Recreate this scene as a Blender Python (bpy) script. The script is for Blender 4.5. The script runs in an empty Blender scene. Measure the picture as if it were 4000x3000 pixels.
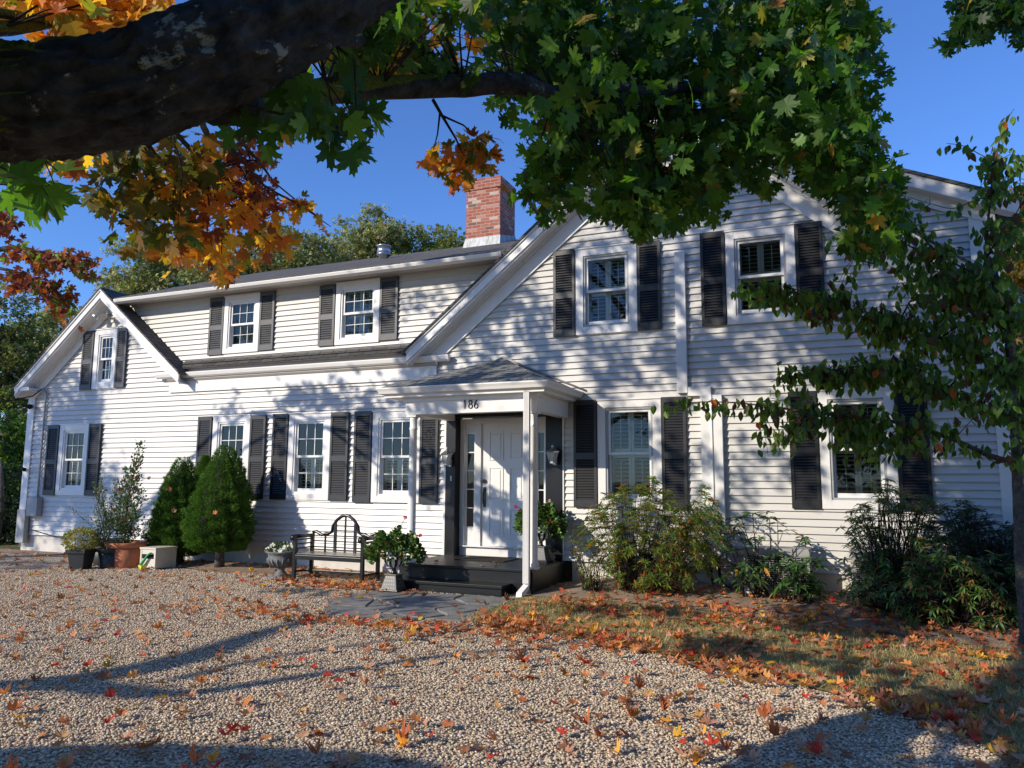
import bpy, math, random
import numpy as np
from mathutils import Matrix, Vector
random.seed(7); RNG = np.random.default_rng(11)
sc = bpy.context.scene
COL = sc.collection
# ------------------------------------------------------------------ camera
F_PX, YAW, PITCH, ROLL, CAM = 2984.284, math.radians(23.25868), math.radians(7.30988), math.radians(0.356914), np.array([0, -11.9, 1.55])
_fw = np.array([-math.sin(YAW)*math.cos(PITCH), math.cos(YAW)*math.cos(PITCH), math.sin(PITCH)])
_rt = np.array([math.cos(YAW), math.sin(YAW), 0.0]); _up = np.cross(_rt, _fw)
_r2 = math.cos(ROLL)*_rt + math.sin(ROLL)*_up; _u2 = -math.sin(ROLL)*_rt + math.cos(ROLL)*_up
cd = bpy.data.cameras.new("Camera"); cam = bpy.data.objects.new("Camera", cd); COL.objects.link(cam)
cd.sensor_width = 36; cd.lens = F_PX/4000*36; cd.clip_start = 0.05; cd.clip_end = 3000
cam.matrix_world = Matrix(((_r2[0], _u2[0], -_fw[0], CAM[0]), (_r2[1], _u2[1], -_fw[1], CAM[1]), (_r2[2], _u2[2], -_fw[2], CAM[2]), (0, 0, 0, 1)))
sc.camera = cam
# ------------------------------------------------------------------ sky, sun, exposure
SUN_AZ, SUN_EL = 36.0, 25.5          # degrees left of the facade's normal (behind the viewer), degrees above the horizon
w = bpy.data.worlds.new("World"); sc.world = w; w.use_nodes = True
nt = w.node_tree; nt.nodes.clear()
sky = nt.nodes.new('ShaderNodeTexSky'); sky.sky_type = 'NISHITA'; sky.sun_disc = False
sky.sun_elevation = math.radians(SUN_EL); sky.sun_rotation = math.radians(180+SUN_AZ)
sky.air_density = 1.0; sky.dust_density = 0.1; sky.ozone_density = 4.0
bg = nt.nodes.new('ShaderNodeBackground'); bg.inputs[1].default_value = 0.125
wo = nt.nodes.new('ShaderNodeOutputWorld')
tint = nt.nodes.new('ShaderNodeMix'); tint.data_type = 'RGBA'; tint.blend_type = 'MULTIPLY'; tint.inputs[0].default_value = 1; tint.inputs[7].default_value = (.74, 1.02, 1.50, 1)
nt.links.new(sky.outputs[0], tint.inputs[6]); nt.links.new(tint.outputs[2], bg.inputs[0]); nt.links.new(bg.outputs[0], wo.inputs[0])
SDIR = np.array([math.sin(math.radians(SUN_AZ))*math.cos(math.radians(SUN_EL)), math.cos(math.radians(SUN_AZ))*math.cos(math.radians(SUN_EL)), -math.sin(math.radians(SUN_EL))])
sl = bpy.data.lights.new("Sun", 'SUN'); sl.energy = 4.4; sl.angle = math.radians(0.53); sl.color = (1.0, 0.895, 0.74)
so = bpy.data.objects.new("Sun", sl); COL.objects.link(so)
so.rotation_euler = Vector(tuple(SDIR)).to_track_quat('-Z', 'Y').to_euler()
sc.view_settings.view_transform = 'Standard'; sc.view_settings.look = 'None'; sc.view_settings.gamma = 1
sc.view_settings.use_curve_mapping = False; sc.view_settings.exposure = 0.16
sc.cycles.max_bounces = 6; sc.cycles.transparent_max_bounces = 8

# ------------------------------------------------------------------ helpers
def ray(px, py):
    return _fw + _r2*(px-2000)/F_PX - _u2*(py-1500)/F_PX
OV = 4000/2212
def at(ox, oy, dist):                # a point `dist` metres deep in front of the viewer
    return CAM + ray(ox*OV, oy*OV)*dist
def atY(ox, oy, y):
    d = ray(ox*OV, oy*OV); return CAM + d*(y-CAM[1])/d[1]
def in_frame(P, m=60):
    P = np.atleast_2d(P); d = P-CAM; q = d@_fw; qq = np.where(np.abs(q) < 1e-6, 1e-6, q)
    x = 2000+F_PX*(d@_r2)/qq; y = 1500-F_PX*(d@_u2)/qq
    return (q > 0.05) & (x > -m) & (x < 4000+m) & (y > -m) & (y < 3000+m)
def tag(o, label=None, cat=None, group=None, kind=None):
    if label: o['label'] = label
    if cat: o['category'] = cat
    if group: o['group'] = group
    if kind: o['kind'] = kind
    return o
def thing(name, label, cat, loc=(0, 0, 0), group=None):
    o = bpy.data.objects.new(name, None); COL.objects.link(o); o.location = loc
    o.empty_display_size = 0.2
    return tag(o, label, cat, group)
def link(name, me, parent=None):
    o = bpy.data.objects.new(name, me); COL.objects.link(o)
    if parent is not None:
        o.parent = parent
        if parent.type == 'EMPTY': o.matrix_parent_inverse = Matrix.Translation(-Vector(parent.location))
    return o
class MB:
    def __init__(s): s.v = []; s.f = []; s.m = []; s.sm = []
    def add(s, vs, fs, m=0, sm=False):
        b = len(s.v); s.v += [tuple(map(float, p)) for p in vs]
        for f in fs: s.f.append([b+i for i in f]); s.m.append(m); s.sm.append(sm)
    def quad(s, a, b, c, d, m=0): s.add([a, b, c, d], [(0, 1, 2, 3)], m)
    def box(s, x0, x1, y0, y1, z0, z1, m=0):
        s.add([(x0, y0, z0), (x1, y0, z0), (x1, y1, z0), (x0, y1, z0), (x0, y0, z1), (x1, y0, z1), (x1, y1, z1), (x0, y1, z1)],
              [(0, 3, 2, 1), (4, 5, 6, 7), (0, 1, 5, 4), (1, 2, 6, 5), (2, 3, 7, 6), (3, 0, 4, 7)], m)
    def hexa(s, p, m=0):             # 8 points, bottom ring then top ring
        s.add(p, [(0, 3, 2, 1), (4, 5, 6, 7), (0, 1, 5, 4), (1, 2, 6, 5), (2, 3, 7, 6), (3, 0, 4, 7)], m)
    def prism(s, poly, y0, y1, m=0): # poly of (x,z), extruded along y
        n = len(poly); vs = [(x, y0, z) for x, z in poly]+[(x, y1, z) for x, z in poly]
        s.add(vs, [tuple(range(n)), tuple(range(2*n-1, n-1, -1))]+[(i, (i+n), (i+1) % n+n, (i+1) % n) for i in range(n)], m)
    def prismx(s, poly, x0, x1, m=0):# poly of (y,z), extruded along x
        n = len(poly); vs = [(x0, y, z) for y, z in poly]+[(x1, y, z) for y, z in poly]
        s.add(vs, [tuple(range(n)), tuple(range(2*n-1, n-1, -1))]+[(i, (i+n), (i+1) % n+n, (i+1) % n) for i in range(n)], m)
    def prismz(s, poly, z0, z1, m=0):
        n = len(poly); vs = [(x, y, z0) for x, y in poly]+[(x, y, z1) for x, y in poly]
        s.add(vs, [tuple(range(n-1, -1, -1)), tuple(range(n, 2*n))]+[(i, (i+1) % n, (i+1) % n+n, i+n) for i in range(n)], m)
    def tube(s, pts, rads, n=8, m=0, bump=0.0):
        pts = [np.array(p, float) for p in pts]; k = len(pts)
        if not hasattr(rads, '__len__'): rads = [rads]*k
        t0 = pts[1]-pts[0]; t0 = t0/np.linalg.norm(t0)
        u = np.cross(t0, [0.31, 0.2, 0.93]); u /= np.linalg.norm(u)
        vs = []
        for i in range(k):
            t = pts[min(i+1, k-1)]-pts[max(i-1, 0)]; t = t/(np.linalg.norm(t)+1e-9)
            u = u-t*(u@t); u /= np.linalg.norm(u); v = np.cross(t, u)
            for j in range(n):
                a = 2*math.pi*j/n; r = rads[i]*(1+(bump*(random.random()-.5) if bump else 0))
                vs.append(pts[i]+(u*math.cos(a)+v*math.sin(a))*r)
        fs = [(i*n+j, i*n+(j+1) % n, (i+1)*n+(j+1) % n, (i+1)*n+j) for i in range(k-1) for j in range(n)]
        s.add(vs, fs, m, True); b = len(s.v)-len(vs)
        s.f.append([b+j for j in range(n)][::-1]); s.m.append(m); s.sm.append(False)
        s.f.append([b+(k-1)*n+j for j in range(n)]); s.m.append(m); s.sm.append(False)
    def lathe(s, prof, cx, cy, n=24, m=0, sm=True, a0=0.0, sq=False):
        vs = []
        for r, z in prof:
            for j in range(n):
                a = a0+2*math.pi*j/n; vs.append((cx+r*math.cos(a), cy+r*math.sin(a), z))
        k = len(prof)
        fs = [(i*n+j, i*n+(j+1) % n, (i+1)*n+(j+1) % n, (i+1)*n+j) for i in range(k-1) for j in range(n)]
        b = len(s.v); s.add(vs, fs, m, sm)
        s.f.append([b+j for j in range(n)][::-1]); s.m.append(m); s.sm.append(False)
        s.f.append([b+(k-1)*n+j for j in range(n)]); s.m.append(m); s.sm.append(False)
    def build(s, name, mats, parent=None, bevel=0):
        me = bpy.data.meshes.new(name); me.from_pydata(s.v, [], s.f)
        if not isinstance(mats, (list, tuple)): mats = [mats]
        for mt in mats: me.materials.append(mt)
        me.polygons.foreach_set('material_index', s.m); me.polygons.foreach_set('use_smooth', s.sm); me.update()
        o = link(name, me, parent)
        if bevel:
            b = o.modifiers.new('Bevel', 'BEVEL'); b.width = bevel; b.segments = 2; b.limit_method = 'ANGLE'; b.angle_limit = math.radians(50)
        return o

# ------------------------------------------------------------------ materials
def new_mat(name):
    m = bpy.data.materials.new(name); m.use_nodes = True; nt = m.node_tree; nt.nodes.clear()
    out = nt.nodes.new('ShaderNodeOutputMaterial'); b = nt.nodes.new('ShaderNodeBsdfPrincipled')
    nt.links.new(b.outputs[0], out.inputs[0]); return m, nt, b, out
def N(nt, t, **k):
    n = nt.nodes.new(t)
    for a, v in k.items(): setattr(n, a, v)
    return n
def ramp(nt, fac, stops, interp='LINEAR'):
    r = N(nt, 'ShaderNodeValToRGB'); r.color_ramp.interpolation = interp
    while len(r.color_ramp.elements) < len(stops): r.color_ramp.elements.new(0.5)
    for e, (p, c) in zip(r.color_ramp.elements, stops): e.position = p; e.color = (*c, 1)
    nt.links.new(fac, r.inputs[0]); return r.outputs[0]
def pos(nt, scale=(1, 1, 1)):
    g = N(nt, 'ShaderNodeNewGeometry'); mp = N(nt, 'ShaderNodeMapping'); mp.inputs['Scale'].default_value = scale
    nt.links.new(g.outputs['Position'], mp.inputs['Vector']); return mp.outputs[0]
def noise(nt, vec, scale, detail=4, rough=.6):
    n = N(nt, 'ShaderNodeTexNoise'); n.inputs['Scale'].default_value = scale; n.inputs['Detail'].default_value = detail; n.inputs['Roughness'].default_value = rough
    nt.links.new(vec, n.inputs['Vector']); return n.outputs['Fac']
def bump(nt, b, h, strength=.5, dist=.01):
    n = N(nt, 'ShaderNodeBump'); n.inputs['Strength'].default_value = strength; n.inputs['Distance'].default_value = dist
    nt.links.new(h, n.inputs['Height']); nt.links.new(n.outputs[0], b.inputs['Normal'])
def simple(name, c, rough=.5, var=.12, scale=3.0, spec=.5, metal=0.0, bmp=0.0, bscale=60, stretch=(1, 1, 1), coat=0):
    m, nt, b, o = new_mat(name); v = pos(nt, stretch)
    f = noise(nt, v, scale, 5)
    lo = tuple(x*(1-var) for x in c); hi = tuple(min(1, x*(1+var)) for x in c)
    nt.links.new(ramp(nt, f, [(.3, lo), (.7, hi)]), b.inputs['Base Color'])
    b.inputs['Roughness'].default_value = rough; b.inputs['Specular IOR Level'].default_value = spec; b.inputs['Metallic'].default_value = metal
    b.inputs['Coat Weight'].default_value = coat
    if bmp: bump(nt, b, noise(nt, v, bscale, 4), bmp, .004)
    return m
M = {}
M['siding'] = simple('vinyl_siding', (.60, .588, .56), .42, .08, 1.3, .5, bmp=.25, bscale=35, stretch=(.25, 1, 1.5))
M['pedestal'] = simple('pedestal_silver_paint', (.12, .125, .12), .5, .2, 12, .4, .15)
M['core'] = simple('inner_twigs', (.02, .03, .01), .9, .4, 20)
M['trim'] = simple('white_trim_paint', (.79, .775, .75), .4, .03, 2, bmp=.08, bscale=30)
M['shade_trim'] = simple('shaded_trim_tan', (.40, .37, .34), .55, .05, 2)  # trim toned down to tan: shade under the eaves put into the colour
M['sash'] = simple('vinyl_sash', (.80, .80, .78), .3, .02)
M['shutter'] = simple('faded_black_shutter', (.013, .014, .0165), .42, .25, 6, .6, bmp=.15, bscale=40, stretch=(1, 1, 3))
M['shutter_up'] = simple('sunlit_shutter_tone', (.060, .062, .068), .45, .25, 6, .5, bmp=.15, bscale=40, stretch=(1, 1, 3))  # lighter copy of the shutter black, with sunlight put into the colour
M['black'] = simple('black_gloss_paint', (.007, .007, .008), .35, .3, 5, .35, bmp=.2, bscale=30)
M['deck'] = simple('black_deck_paint', (.009, .010, .011), .42, .3, 8, .3, bmp=.3, bscale=20, stretch=(.3, 3, 1))
M['iron'] = simple('black_metal_enamel', (.009, .009, .010), .28, .3, 10, .6)
M['concrete'] = simple('painted_foundation', (.62, .59, .53), .8, .12, 4, .3, bmp=.5, bscale=40)
M['inner'] = simple('plantation_louvre_paint', (.70, .72, .68), .4, .02)
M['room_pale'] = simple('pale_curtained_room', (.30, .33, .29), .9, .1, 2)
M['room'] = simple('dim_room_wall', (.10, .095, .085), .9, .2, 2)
M['door'] = simple('door_paint', (.80, .79, .77), .35, .02)
M['brassdark'] = simple('dark_bronze', (.06, .05, .04), .3, .2, 20, .5, .7)
M['silver'] = simple('galvanised_metal', (.62, .63, .64), .3, .1, 12, .5, .9)
M['terracotta'] = simple('terracotta_clay', (.48, .175, .09), .75, .15, 9, .3, bmp=.2)
M['blackpot'] = simple('dark_plastic_pot', (.02, .022, .025), .5, .2, 6)
M['stoneurn'] = simple('grey_stone_urn', (.16, .165, .17), .7, .3, 14, .3, bmp=.5)
M['cream'] = simple('cream_plastic', (.66, .61, .52), .45, .04, 3)
M['green_pl'] = simple('green_plastic', (.02, .30, .09), .35, .05)
M['yellow_pl'] = simple('yellow_plastic', (.70, .60, .05), .35, .05)
M['greybox'] = simple('grey_painted_metal', (.36, .37, .37), .5, .1, 8)
M['unit'] = simple('beige_grey_unit_metal', (.33, .33, .32), .5, .1, 8)
M['dark'] = simple('dark_rubber', (.02, .02, .02), .8, .2, 30, .2)
M['mat'] = simple('coir_mat', (.045, .04, .038), .95, .35, 60, .1, bmp=.6, bscale=200)
M['soil'] = simple('potting_soil', (.035, .025, .018), .95, .3, 40, .1, bmp=.6)
def mat_glass():
    m, nt, b, out = new_mat('window_glass'); nt.nodes.remove(b)
    g = N(nt, 'ShaderNodeBsdfGlossy'); g.inputs['Roughness'].default_value = .015
    t = N(nt, 'ShaderNodeBsdfTransparent'); t.inputs[0].default_value = (.86, .90, .88, 1)
    fr = N(nt, 'ShaderNodeFresnel'); fr.inputs[0].default_value = 1.6
    mx = N(nt, 'ShaderNodeMixShader'); nt.links.new(fr.outputs[0], mx.inputs[0]); nt.links.new(t.outputs[0], mx.inputs[1]); nt.links.new(g.outputs[0], mx.inputs[2])
    nt.links.new(mx.outputs[0], out.inputs[0])
    bp = N(nt, 'ShaderNodeBump'); bp.inputs['Strength'].default_value = .05; bp.inputs['Distance'].default_value = .01
    nt.links.new(noise(nt, pos(nt), 4, 1), bp.inputs['Height']); nt.links.new(bp.outputs[0], g.inputs['Normal'])
    return m
M['glass'] = mat_glass()
def mat_frost():
    m, nt, b, out = new_mat('lantern_glass'); b.inputs['Base Color'].default_value = (.75, .76, .70, 1); b.inputs['Roughness'].default_value = .35
    b.inputs['Transmission Weight'].default_value = .35
    return m
M['frost'] = mat_frost()
def mat_brick():
    m, nt, b, out = new_mat('chimney_brick')
    g = N(nt, 'ShaderNodeNewGeometry'); sp = N(nt, 'ShaderNodeSeparateXYZ'); nt.links.new(g.outputs['Position'], sp.inputs[0])
    ad = N(nt, 'ShaderNodeMath', operation='ADD'); nt.links.new(sp.outputs[0], ad.inputs[0]); nt.links.new(sp.outputs[1], ad.inputs[1])
    cb = N(nt, 'ShaderNodeCombineXYZ'); nt.links.new(ad.outputs[0], cb.inputs[0]); nt.links.new(sp.outputs[2], cb.inputs[1])
    br = N(nt, 'ShaderNodeTexBrick'); nt.links.new(cb.outputs[0], br.inputs['Vector'])
    br.inputs['Scale'].default_value = 1; br.inputs['Brick Width'].default_value = .215; br.inputs['Row Height'].default_value = .072
    br.inputs['Mortar Size'].default_value = .0055; br.inputs['Mortar Smooth'].default_value = .2
    br.inputs['Color1'].default_value = (0, 0, 0, 1); br.inputs['Color2'].default_value = (1, 1, 1, 1); br.inputs['Mortar'].default_value = (.5, .5, .5, 1)
    c = ramp(nt, br.outputs['Color'], [(0, (.34, .095, .06)), (.2, (.40, .115, .07)), (.42, (.43, .14, .09)), (.66, (.37, .10, .06)), (.82, (.46, .24, .18)), (.89, (.17, .10, .085)), (.95, (.52, .40, .33))], 'CONSTANT')
    mx = N(nt, 'ShaderNodeMix', data_type='RGBA'); nt.links.new(br.outputs['Fac'], mx.inputs[0]); nt.links.new(c, mx.inputs[6]); mx.inputs[7].default_value = (.45, .40, .34, 1)
    n2 = N(nt, 'ShaderNodeMix', data_type='RGBA', blend_type='MULTIPLY'); n2.inputs[0].default_value = 1
    nt.links.new(mx.outputs[2], n2.inputs[6]); nt.links.new(ramp(nt, noise(nt, pos(nt), 25, 4), [(.3, (.75, .75, .75)), (.7, (1.1, 1.1, 1.1))]), n2.inputs[7])
    nt.links.new(n2.outputs[2], b.inputs['Base Color']); b.inputs['Roughness'].default_value = .85
    iv = N(nt, 'ShaderNodeMath', operation='SUBTRACT'); iv.inputs[0].default_value = 1; nt.links.new(br.outputs['Fac'], iv.inputs[1]); bump(nt, b, iv.outputs[0], .6, .01)
    return m
M['brick'] = mat_brick()
def mat_shingle(name, ang, c0, c1, mode):
    # mode 'y': courses run along x, rising with y ; 'x': courses run along y, rising with x
    m, nt, b, out = new_mat(name)
    g = N(nt, 'ShaderNodeNewGeometry'); sp = N(nt, 'ShaderNodeSeparateXYZ'); nt.links.new(g.outputs['Position'], sp.inputs[0])
    cb = N(nt, 'ShaderNodeCombineXYZ')
    nt.links.new(sp.outputs[0 if mode == 'y' else 1], cb.inputs[0])
    sc_ = N(nt, 'ShaderNodeMath', operation='MULTIPLY'); sc_.inputs[1].default_value = ang; nt.links.new(sp.outputs[2], sc_.inputs[0]); nt.links.new(sc_.outputs[0], cb.inputs[1])
    br = N(nt, 'ShaderNodeTexBrick'); nt.links.new(cb.outputs[0], br.inputs['Vector'])
    br.inputs['Scale'].default_value = 1; br.inputs['Brick Width'].default_value = .30; br.inputs['Row Height'].default_value = .14; br.inputs['Mortar Size'].default_value = .007
    br.inputs['Color1'].default_value = (*c0, 1); br.inputs['Color2'].default_value = (*c1, 1); br.inputs['Mortar'].default_value = (.02, .02, .02, 1)
    n2 = N(nt, 'ShaderNodeMix', data_type='RGBA', blend_type='MULTIPLY'); n2.inputs[0].default_value = 1
    nt.links.new(br.outputs['Color'], n2.inputs[6]); nt.links.new(ramp(nt, noise(nt, pos(nt), 90, 3), [(.3, (.6, .6, .6)), (.7, (1.3, 1.3, 1.25))]), n2.inputs[7])
    nt.links.new(n2.outputs[2], b.inputs['Base Color']); b.inputs['Roughness'].default_value = .95; b.inputs['Specular IOR Level'].default_value = .2
    iv = N(nt, 'ShaderNodeMath', operation='SUBTRACT'); iv.inputs[0].default_value = 1; nt.links.new(br.outputs['Fac'], iv.inputs[1]); bump(nt, b, iv.outputs[0], .7, .01)
    return m
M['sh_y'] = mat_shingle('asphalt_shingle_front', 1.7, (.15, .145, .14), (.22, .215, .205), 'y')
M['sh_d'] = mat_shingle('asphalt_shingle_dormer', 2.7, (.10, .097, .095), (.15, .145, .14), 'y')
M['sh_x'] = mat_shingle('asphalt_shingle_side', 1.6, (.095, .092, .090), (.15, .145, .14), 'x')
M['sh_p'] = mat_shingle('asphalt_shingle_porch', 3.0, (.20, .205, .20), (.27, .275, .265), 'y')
def mat_flash():
    m, nt, b, out = new_mat('chimney_lead_flashing')
    f = noise(nt, pos(nt, (14, 14, 1.5)), 1.2, 4)
    nt.links.new(ramp(nt, f, [(.3, (.30, .31, .27)), (.6, (.62, .64, .62))]), b.inputs['Base Color']); b.inputs['Roughness'].default_value = .6; bump(nt, b, f, .5, .02); return m
M['flash'] = mat_flash()
def mat_bark(name, c0, c1, lich=.0, moss=False, sc_=1):
    m, nt, b, out = new_mat(name)
    v = pos(nt, (1, 1, 1)); f = noise(nt, v, 9*sc_, 8, .7)
    base = ramp(nt, f, [(.35, c0), (.7, c1)]); last = base
    if lich:
        ln = noise(nt, v, 6*sc_, 6, .75); fac = ramp(nt, ln, [(.60-.0*lich, (0, 0, 0)), (.655, (1, 1, 1))])
        mx = N(nt, 'ShaderNodeMix', data_type='RGBA'); nt.links.new(fac, mx.inputs[0]); nt.links.new(last, mx.inputs[6]); mx.inputs[7].default_value = (.26, .27, .21, 1); last = mx.outputs[2]
    if moss:
        g = N(nt, 'ShaderNodeNewGeometry'); sp = N(nt, 'ShaderNodeSeparateXYZ'); nt.links.new(g.outputs['Normal'], sp.inputs[0])
        ad0 = N(nt, 'ShaderNodeMath', operation='MULTIPLY_ADD'); nt.links.new(noise(nt, v, 4, 5), ad0.inputs[0]); ad0.inputs[1].default_value = 1.1; nt.links.new(sp.outputs[2], ad0.inputs[2])
        gp_ = N(nt, 'ShaderNodeNewGeometry'); sx_ = N(nt, 'ShaderNodeSeparateXYZ'); nt.links.new(gp_.outputs['Position'], sx_.inputs[0])
        mr = N(nt, 'ShaderNodeMapRange'); nt.links.new(sx_.outputs[0], mr.inputs[0]); mr.inputs[1].default_value = -2.62; mr.inputs[2].default_value = -2.25; mr.inputs[3].default_value = .8; mr.inputs[4].default_value = -1.0
        ad = N(nt, 'ShaderNodeMath', operation='ADD'); nt.links.new(ad0.outputs[0], ad.inputs[0]); nt.links.new(mr.outputs[0], ad.inputs[1])
        fac = ramp(nt, ad.outputs[0], [(.80, (0, 0, 0)), (.95, (1, 1, 1))])
        mx = N(nt, 'ShaderNodeMix', data_type='RGBA'); nt.links.new(fac, mx.inputs[0]); nt.links.new(last, mx.inputs[6])
        nt.links.new(ramp(nt, noise(nt, v, 60, 4), [(.3, (.06, .065, .01)), (.7, (.20, .19, .03))]), mx.inputs[7]); last = mx.outputs[2]
    nt.links.new(last, b.inputs['Base Color']); b.inputs['Roughness'].default_value = .95; b.inputs['Specular IOR Level'].default_value = .15
    bump(nt, b, f, .9, .03); return m
M['bark'] = mat_bark('maple_bark', (.018, .017, .015), (.085, .079, .070), 1, True)
M['bark2'] = mat_bark('grey_bark', (.05, .045, .04), (.15, .135, .12), 1, False, 2)
M['twig'] = mat_bark('twig_bark', (.03, .022, .018), (.09, .07, .055), 0, False, 4)
def mat_leaf(name, trans=.45, rough=.45, spec=.35, gloss=True, boost=1.6):
    m, nt, b, out = new_mat(name)
    a = N(nt, 'ShaderNodeAttribute'); a.attribute_name = 'Col'
    nz = noise(nt, pos(nt), 45, 3); mul = N(nt, 'ShaderNodeMix', data_type='RGBA', blend_type='MULTIPLY'); mul.inputs[0].default_value = 1
    nt.links.new(a.outputs['Color'], mul.inputs[6]); nt.links.new(ramp(nt, nz, [(.3, (.8, .8, .8)), (.7, (1.15, 1.15, 1.15))]), mul.inputs[7])
    nt.links.new(mul.outputs[2], b.inputs['Base Color']); b.inputs['Roughness'].default_value = rough; b.inputs['Specular IOR Level'].default_value = spec
    t = N(nt, 'ShaderNodeBsdfTranslucent')
    bo = N(nt, 'ShaderNodeMix', data_type='RGBA', blend_type='MULTIPLY'); bo.inputs[0].default_value = 1; nt.links.new(a.outputs['Color'], bo.inputs[6]); bo.inputs[7].default_value = (boost*1.1, boost*1.25, boost*.6, 1)
    nt.links.new(bo.outputs[2], t.inputs[0])
    mx = N(nt, 'ShaderNodeMixShader'); mx.inputs[0].default_value = trans
    nt.links.new(b.outputs[0], mx.inputs[1]); nt.links.new(t.outputs[0], mx.inputs[2]); nt.links.new(mx.outputs[0], out.inputs[0]); return m
M['leaf'] = mat_leaf('maple_leaf')
M['leaf_dry'] = mat_leaf('fallen_leaf', .12, .7, .2, boost=1.2)
M['leaf_gloss'] = mat_leaf('evergreen_leaf', .12, .35, .5)
M['needle'] = mat_leaf('needle_foliage', .15, .6, .25)
M['blade'] = mat_leaf('grass_blade', .2, .7, .2, boost=1.2)
M['stone_attr'] = mat_leaf('pebble_stone', 0.0, .8, .3)

# ------------------------------------------------------------------ clouds of many small faces (numpy)
def leaf_mesh(name, tv, tf, P, T, size, col, curl=0.0, roll=None, mats=None, smooth=False, parent=None):
    """tv template verts (n,3): y along the tip, x across, z up; P positions; T tip directions; size scalar array; col (N,3)"""
    P = np.asarray(P, float); n = len(P); tv = np.asarray(tv, float); k = len(tv)
    T = T/np.linalg.norm(T, axis=1, keepdims=True)
    R = RNG.normal(size=(n, 3)) if roll is None else roll
    X = np.cross(T, R); X /= np.linalg.norm(X, axis=1, keepdims=True)+1e-9
    Z = np.cross(X, T)
    s = np.broadcast_to(np.asarray(size, float), (n,))
    loc = np.repeat(tv[None], n, 0)
    if curl:
        c = RNG.uniform(.3, 1.0, n)*curl
        loc[:, :, 2] += -c[:, None]*(np.abs(loc[:, :, 0])**1.3*RNG.uniform(-.4, 1.2, n)[:, None]*1.4+(loc[:, :, 1]-.3)**2*RNG.uniform(-.3, 1.1, n)[:, None]*.9)
    V = P[:, None]+s[:, None, None]*(loc[:, :, 0:1]*X[:, None]+loc[:, :, 1:2]*T[:, None]+loc[:, :, 2:3]*Z[:, None])
    m = len(tf[0]); F = np.asarray(tf)[None]+(np.arange(n)*k)[:, None, None]; F = F.reshape(-1)
    nf = n*len(tf)
    me = bpy.data.meshes.new(name); me.vertices.add(n*k); me.vertices.foreach_set('co', V.reshape(-1))
    me.loops.add(len(F)); me.loops.foreach_set('vertex_index', F.astype(np.int32))
    me.polygons.add(nf); me.polygons.foreach_set('loop_start', (np.arange(nf)*m).astype(np.int32)); me.polygons.foreach_set('loop_total', np.full(nf, m, np.int32))
    me.polygons.foreach_set('use_smooth', np.full(nf, smooth))
    me.materials.append(mats); me.update(calc_edges=True)
    ca = me.color_attributes.new('Col', 'FLOAT_COLOR', 'POINT')
    c4 = np.ones((n, k, 4), np.float32); c4[:, :, :3] = np.asarray(col)[:, None, :]; ca.data.foreach_set('color', c4.reshape(-1))
    return link(name, me, parent)
_h = [(.0, 1.0), (.07, .83), (.17, .86), (.13, .70), (.14, .55), (.27, .66), (.35, .63), (.50, .72), (.46, .58), (.54, .49), (.38, .42), (.29, .30), (.42, .28), (.50, .19), (.37, .12), (.28, .02), (.13, .05), (.015, .06)]
_out = _h+[(.012, -.30), (-.012, -.30)]+[(-x, y) for x, y in _h[::-1][:-1]]
MAPLE_V = [(0, .36, 0)]+[(x, y, 0) for x, y in _out]
MAPLE_F = [(0, i+1, (i+1) % len(_out)+1) for i in range(len(_out)) if i != 18]
_oe = [(0, -.12), (.03, 0), (.22, .18), (.30, .42), (.20, .72), (0, 1.0), (-.20, .72), (-.30, .42), (-.22, .18), (-.03, 0)]
OVAL_V = [(x, y, -abs(x)*.35) for x, y in _oe]+[(0, .42, .03)]
OVAL_F = [(10, i, (i+1) % 10) for i in range(10)]
LANCE_V = [(0, 0, 0), (.13, .35, .03), (.10, .7, .02), (0, 1, -.08), (-.10, .7, .02), (-.13, .35, .03), (0, .45, -.03)]
LANCE_F = [(6, i, (i+1) % 6) for i in range(6)]
TUFT_V = [(-.06, 0, 0), (.06, 0, 0), (0, 1, .0), (0, 0, -.06), (0, 0, .06), (.25, .85, .1), (-.03, .1, .05), (.03, 0, -.03), (-.25, .8, -.12)]
TUFT_F = [(0, 1, 2), (3, 4, 5), (6, 7, 8)]
CLUMP_V = [(0, 0, 0), (.35, .3, .1), (.1, .8, 0), (0, 0, .1), (-.35, .25, 0), (-.15, .75, .2), (.05, -.1, -.2), (.2, .2, -.45), (-.15, .3, -.35)]
CLUMP_F = [(0, 1, 2), (3, 4, 5), (6, 7, 8)]
BLADE_V = [(-.065, 0, 0), (.065, 0, 0), (0, 1, .1)]
BLADE_F = [(0, 1, 2)]
def palette(n, cols, jit=.15):
    ws = np.array([c[0] for c in cols], float); cs = np.array([c[1] for c in cols], float)
    i = RNG.choice(len(cols), n, p=ws/ws.sum()); c = cs[i]
    return np.clip(c*(1+RNG.normal(0, jit, (n, 1)))*(1+RNG.normal(0, jit*.4, (n, 3))), 0.002, .95)
def in_poly(x, y, poly):
    c = np.zeros(len(x), bool); n = len(poly); j = n-1
    for i in range(n):
        xi, yi = poly[i]; xj, yj = poly[j]
        k = ((yi > y) != (yj > y)) & (x < (xj-xi)*(y-yi)/(yj-yi+1e-12)+xi); c ^= k; j = i
    return c
def dome(cnt, C, R, shell=.55):      # random points in an ellipsoid, crowded towards its skin
    d = RNG.normal(size=(cnt, 3)); d /= np.linalg.norm(d, axis=1, keepdims=True)
    r = RNG.uniform(shell, 1, cnt)**.6
    return np.asarray(C)+d*r[:, None]*np.asarray(R), d
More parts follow.
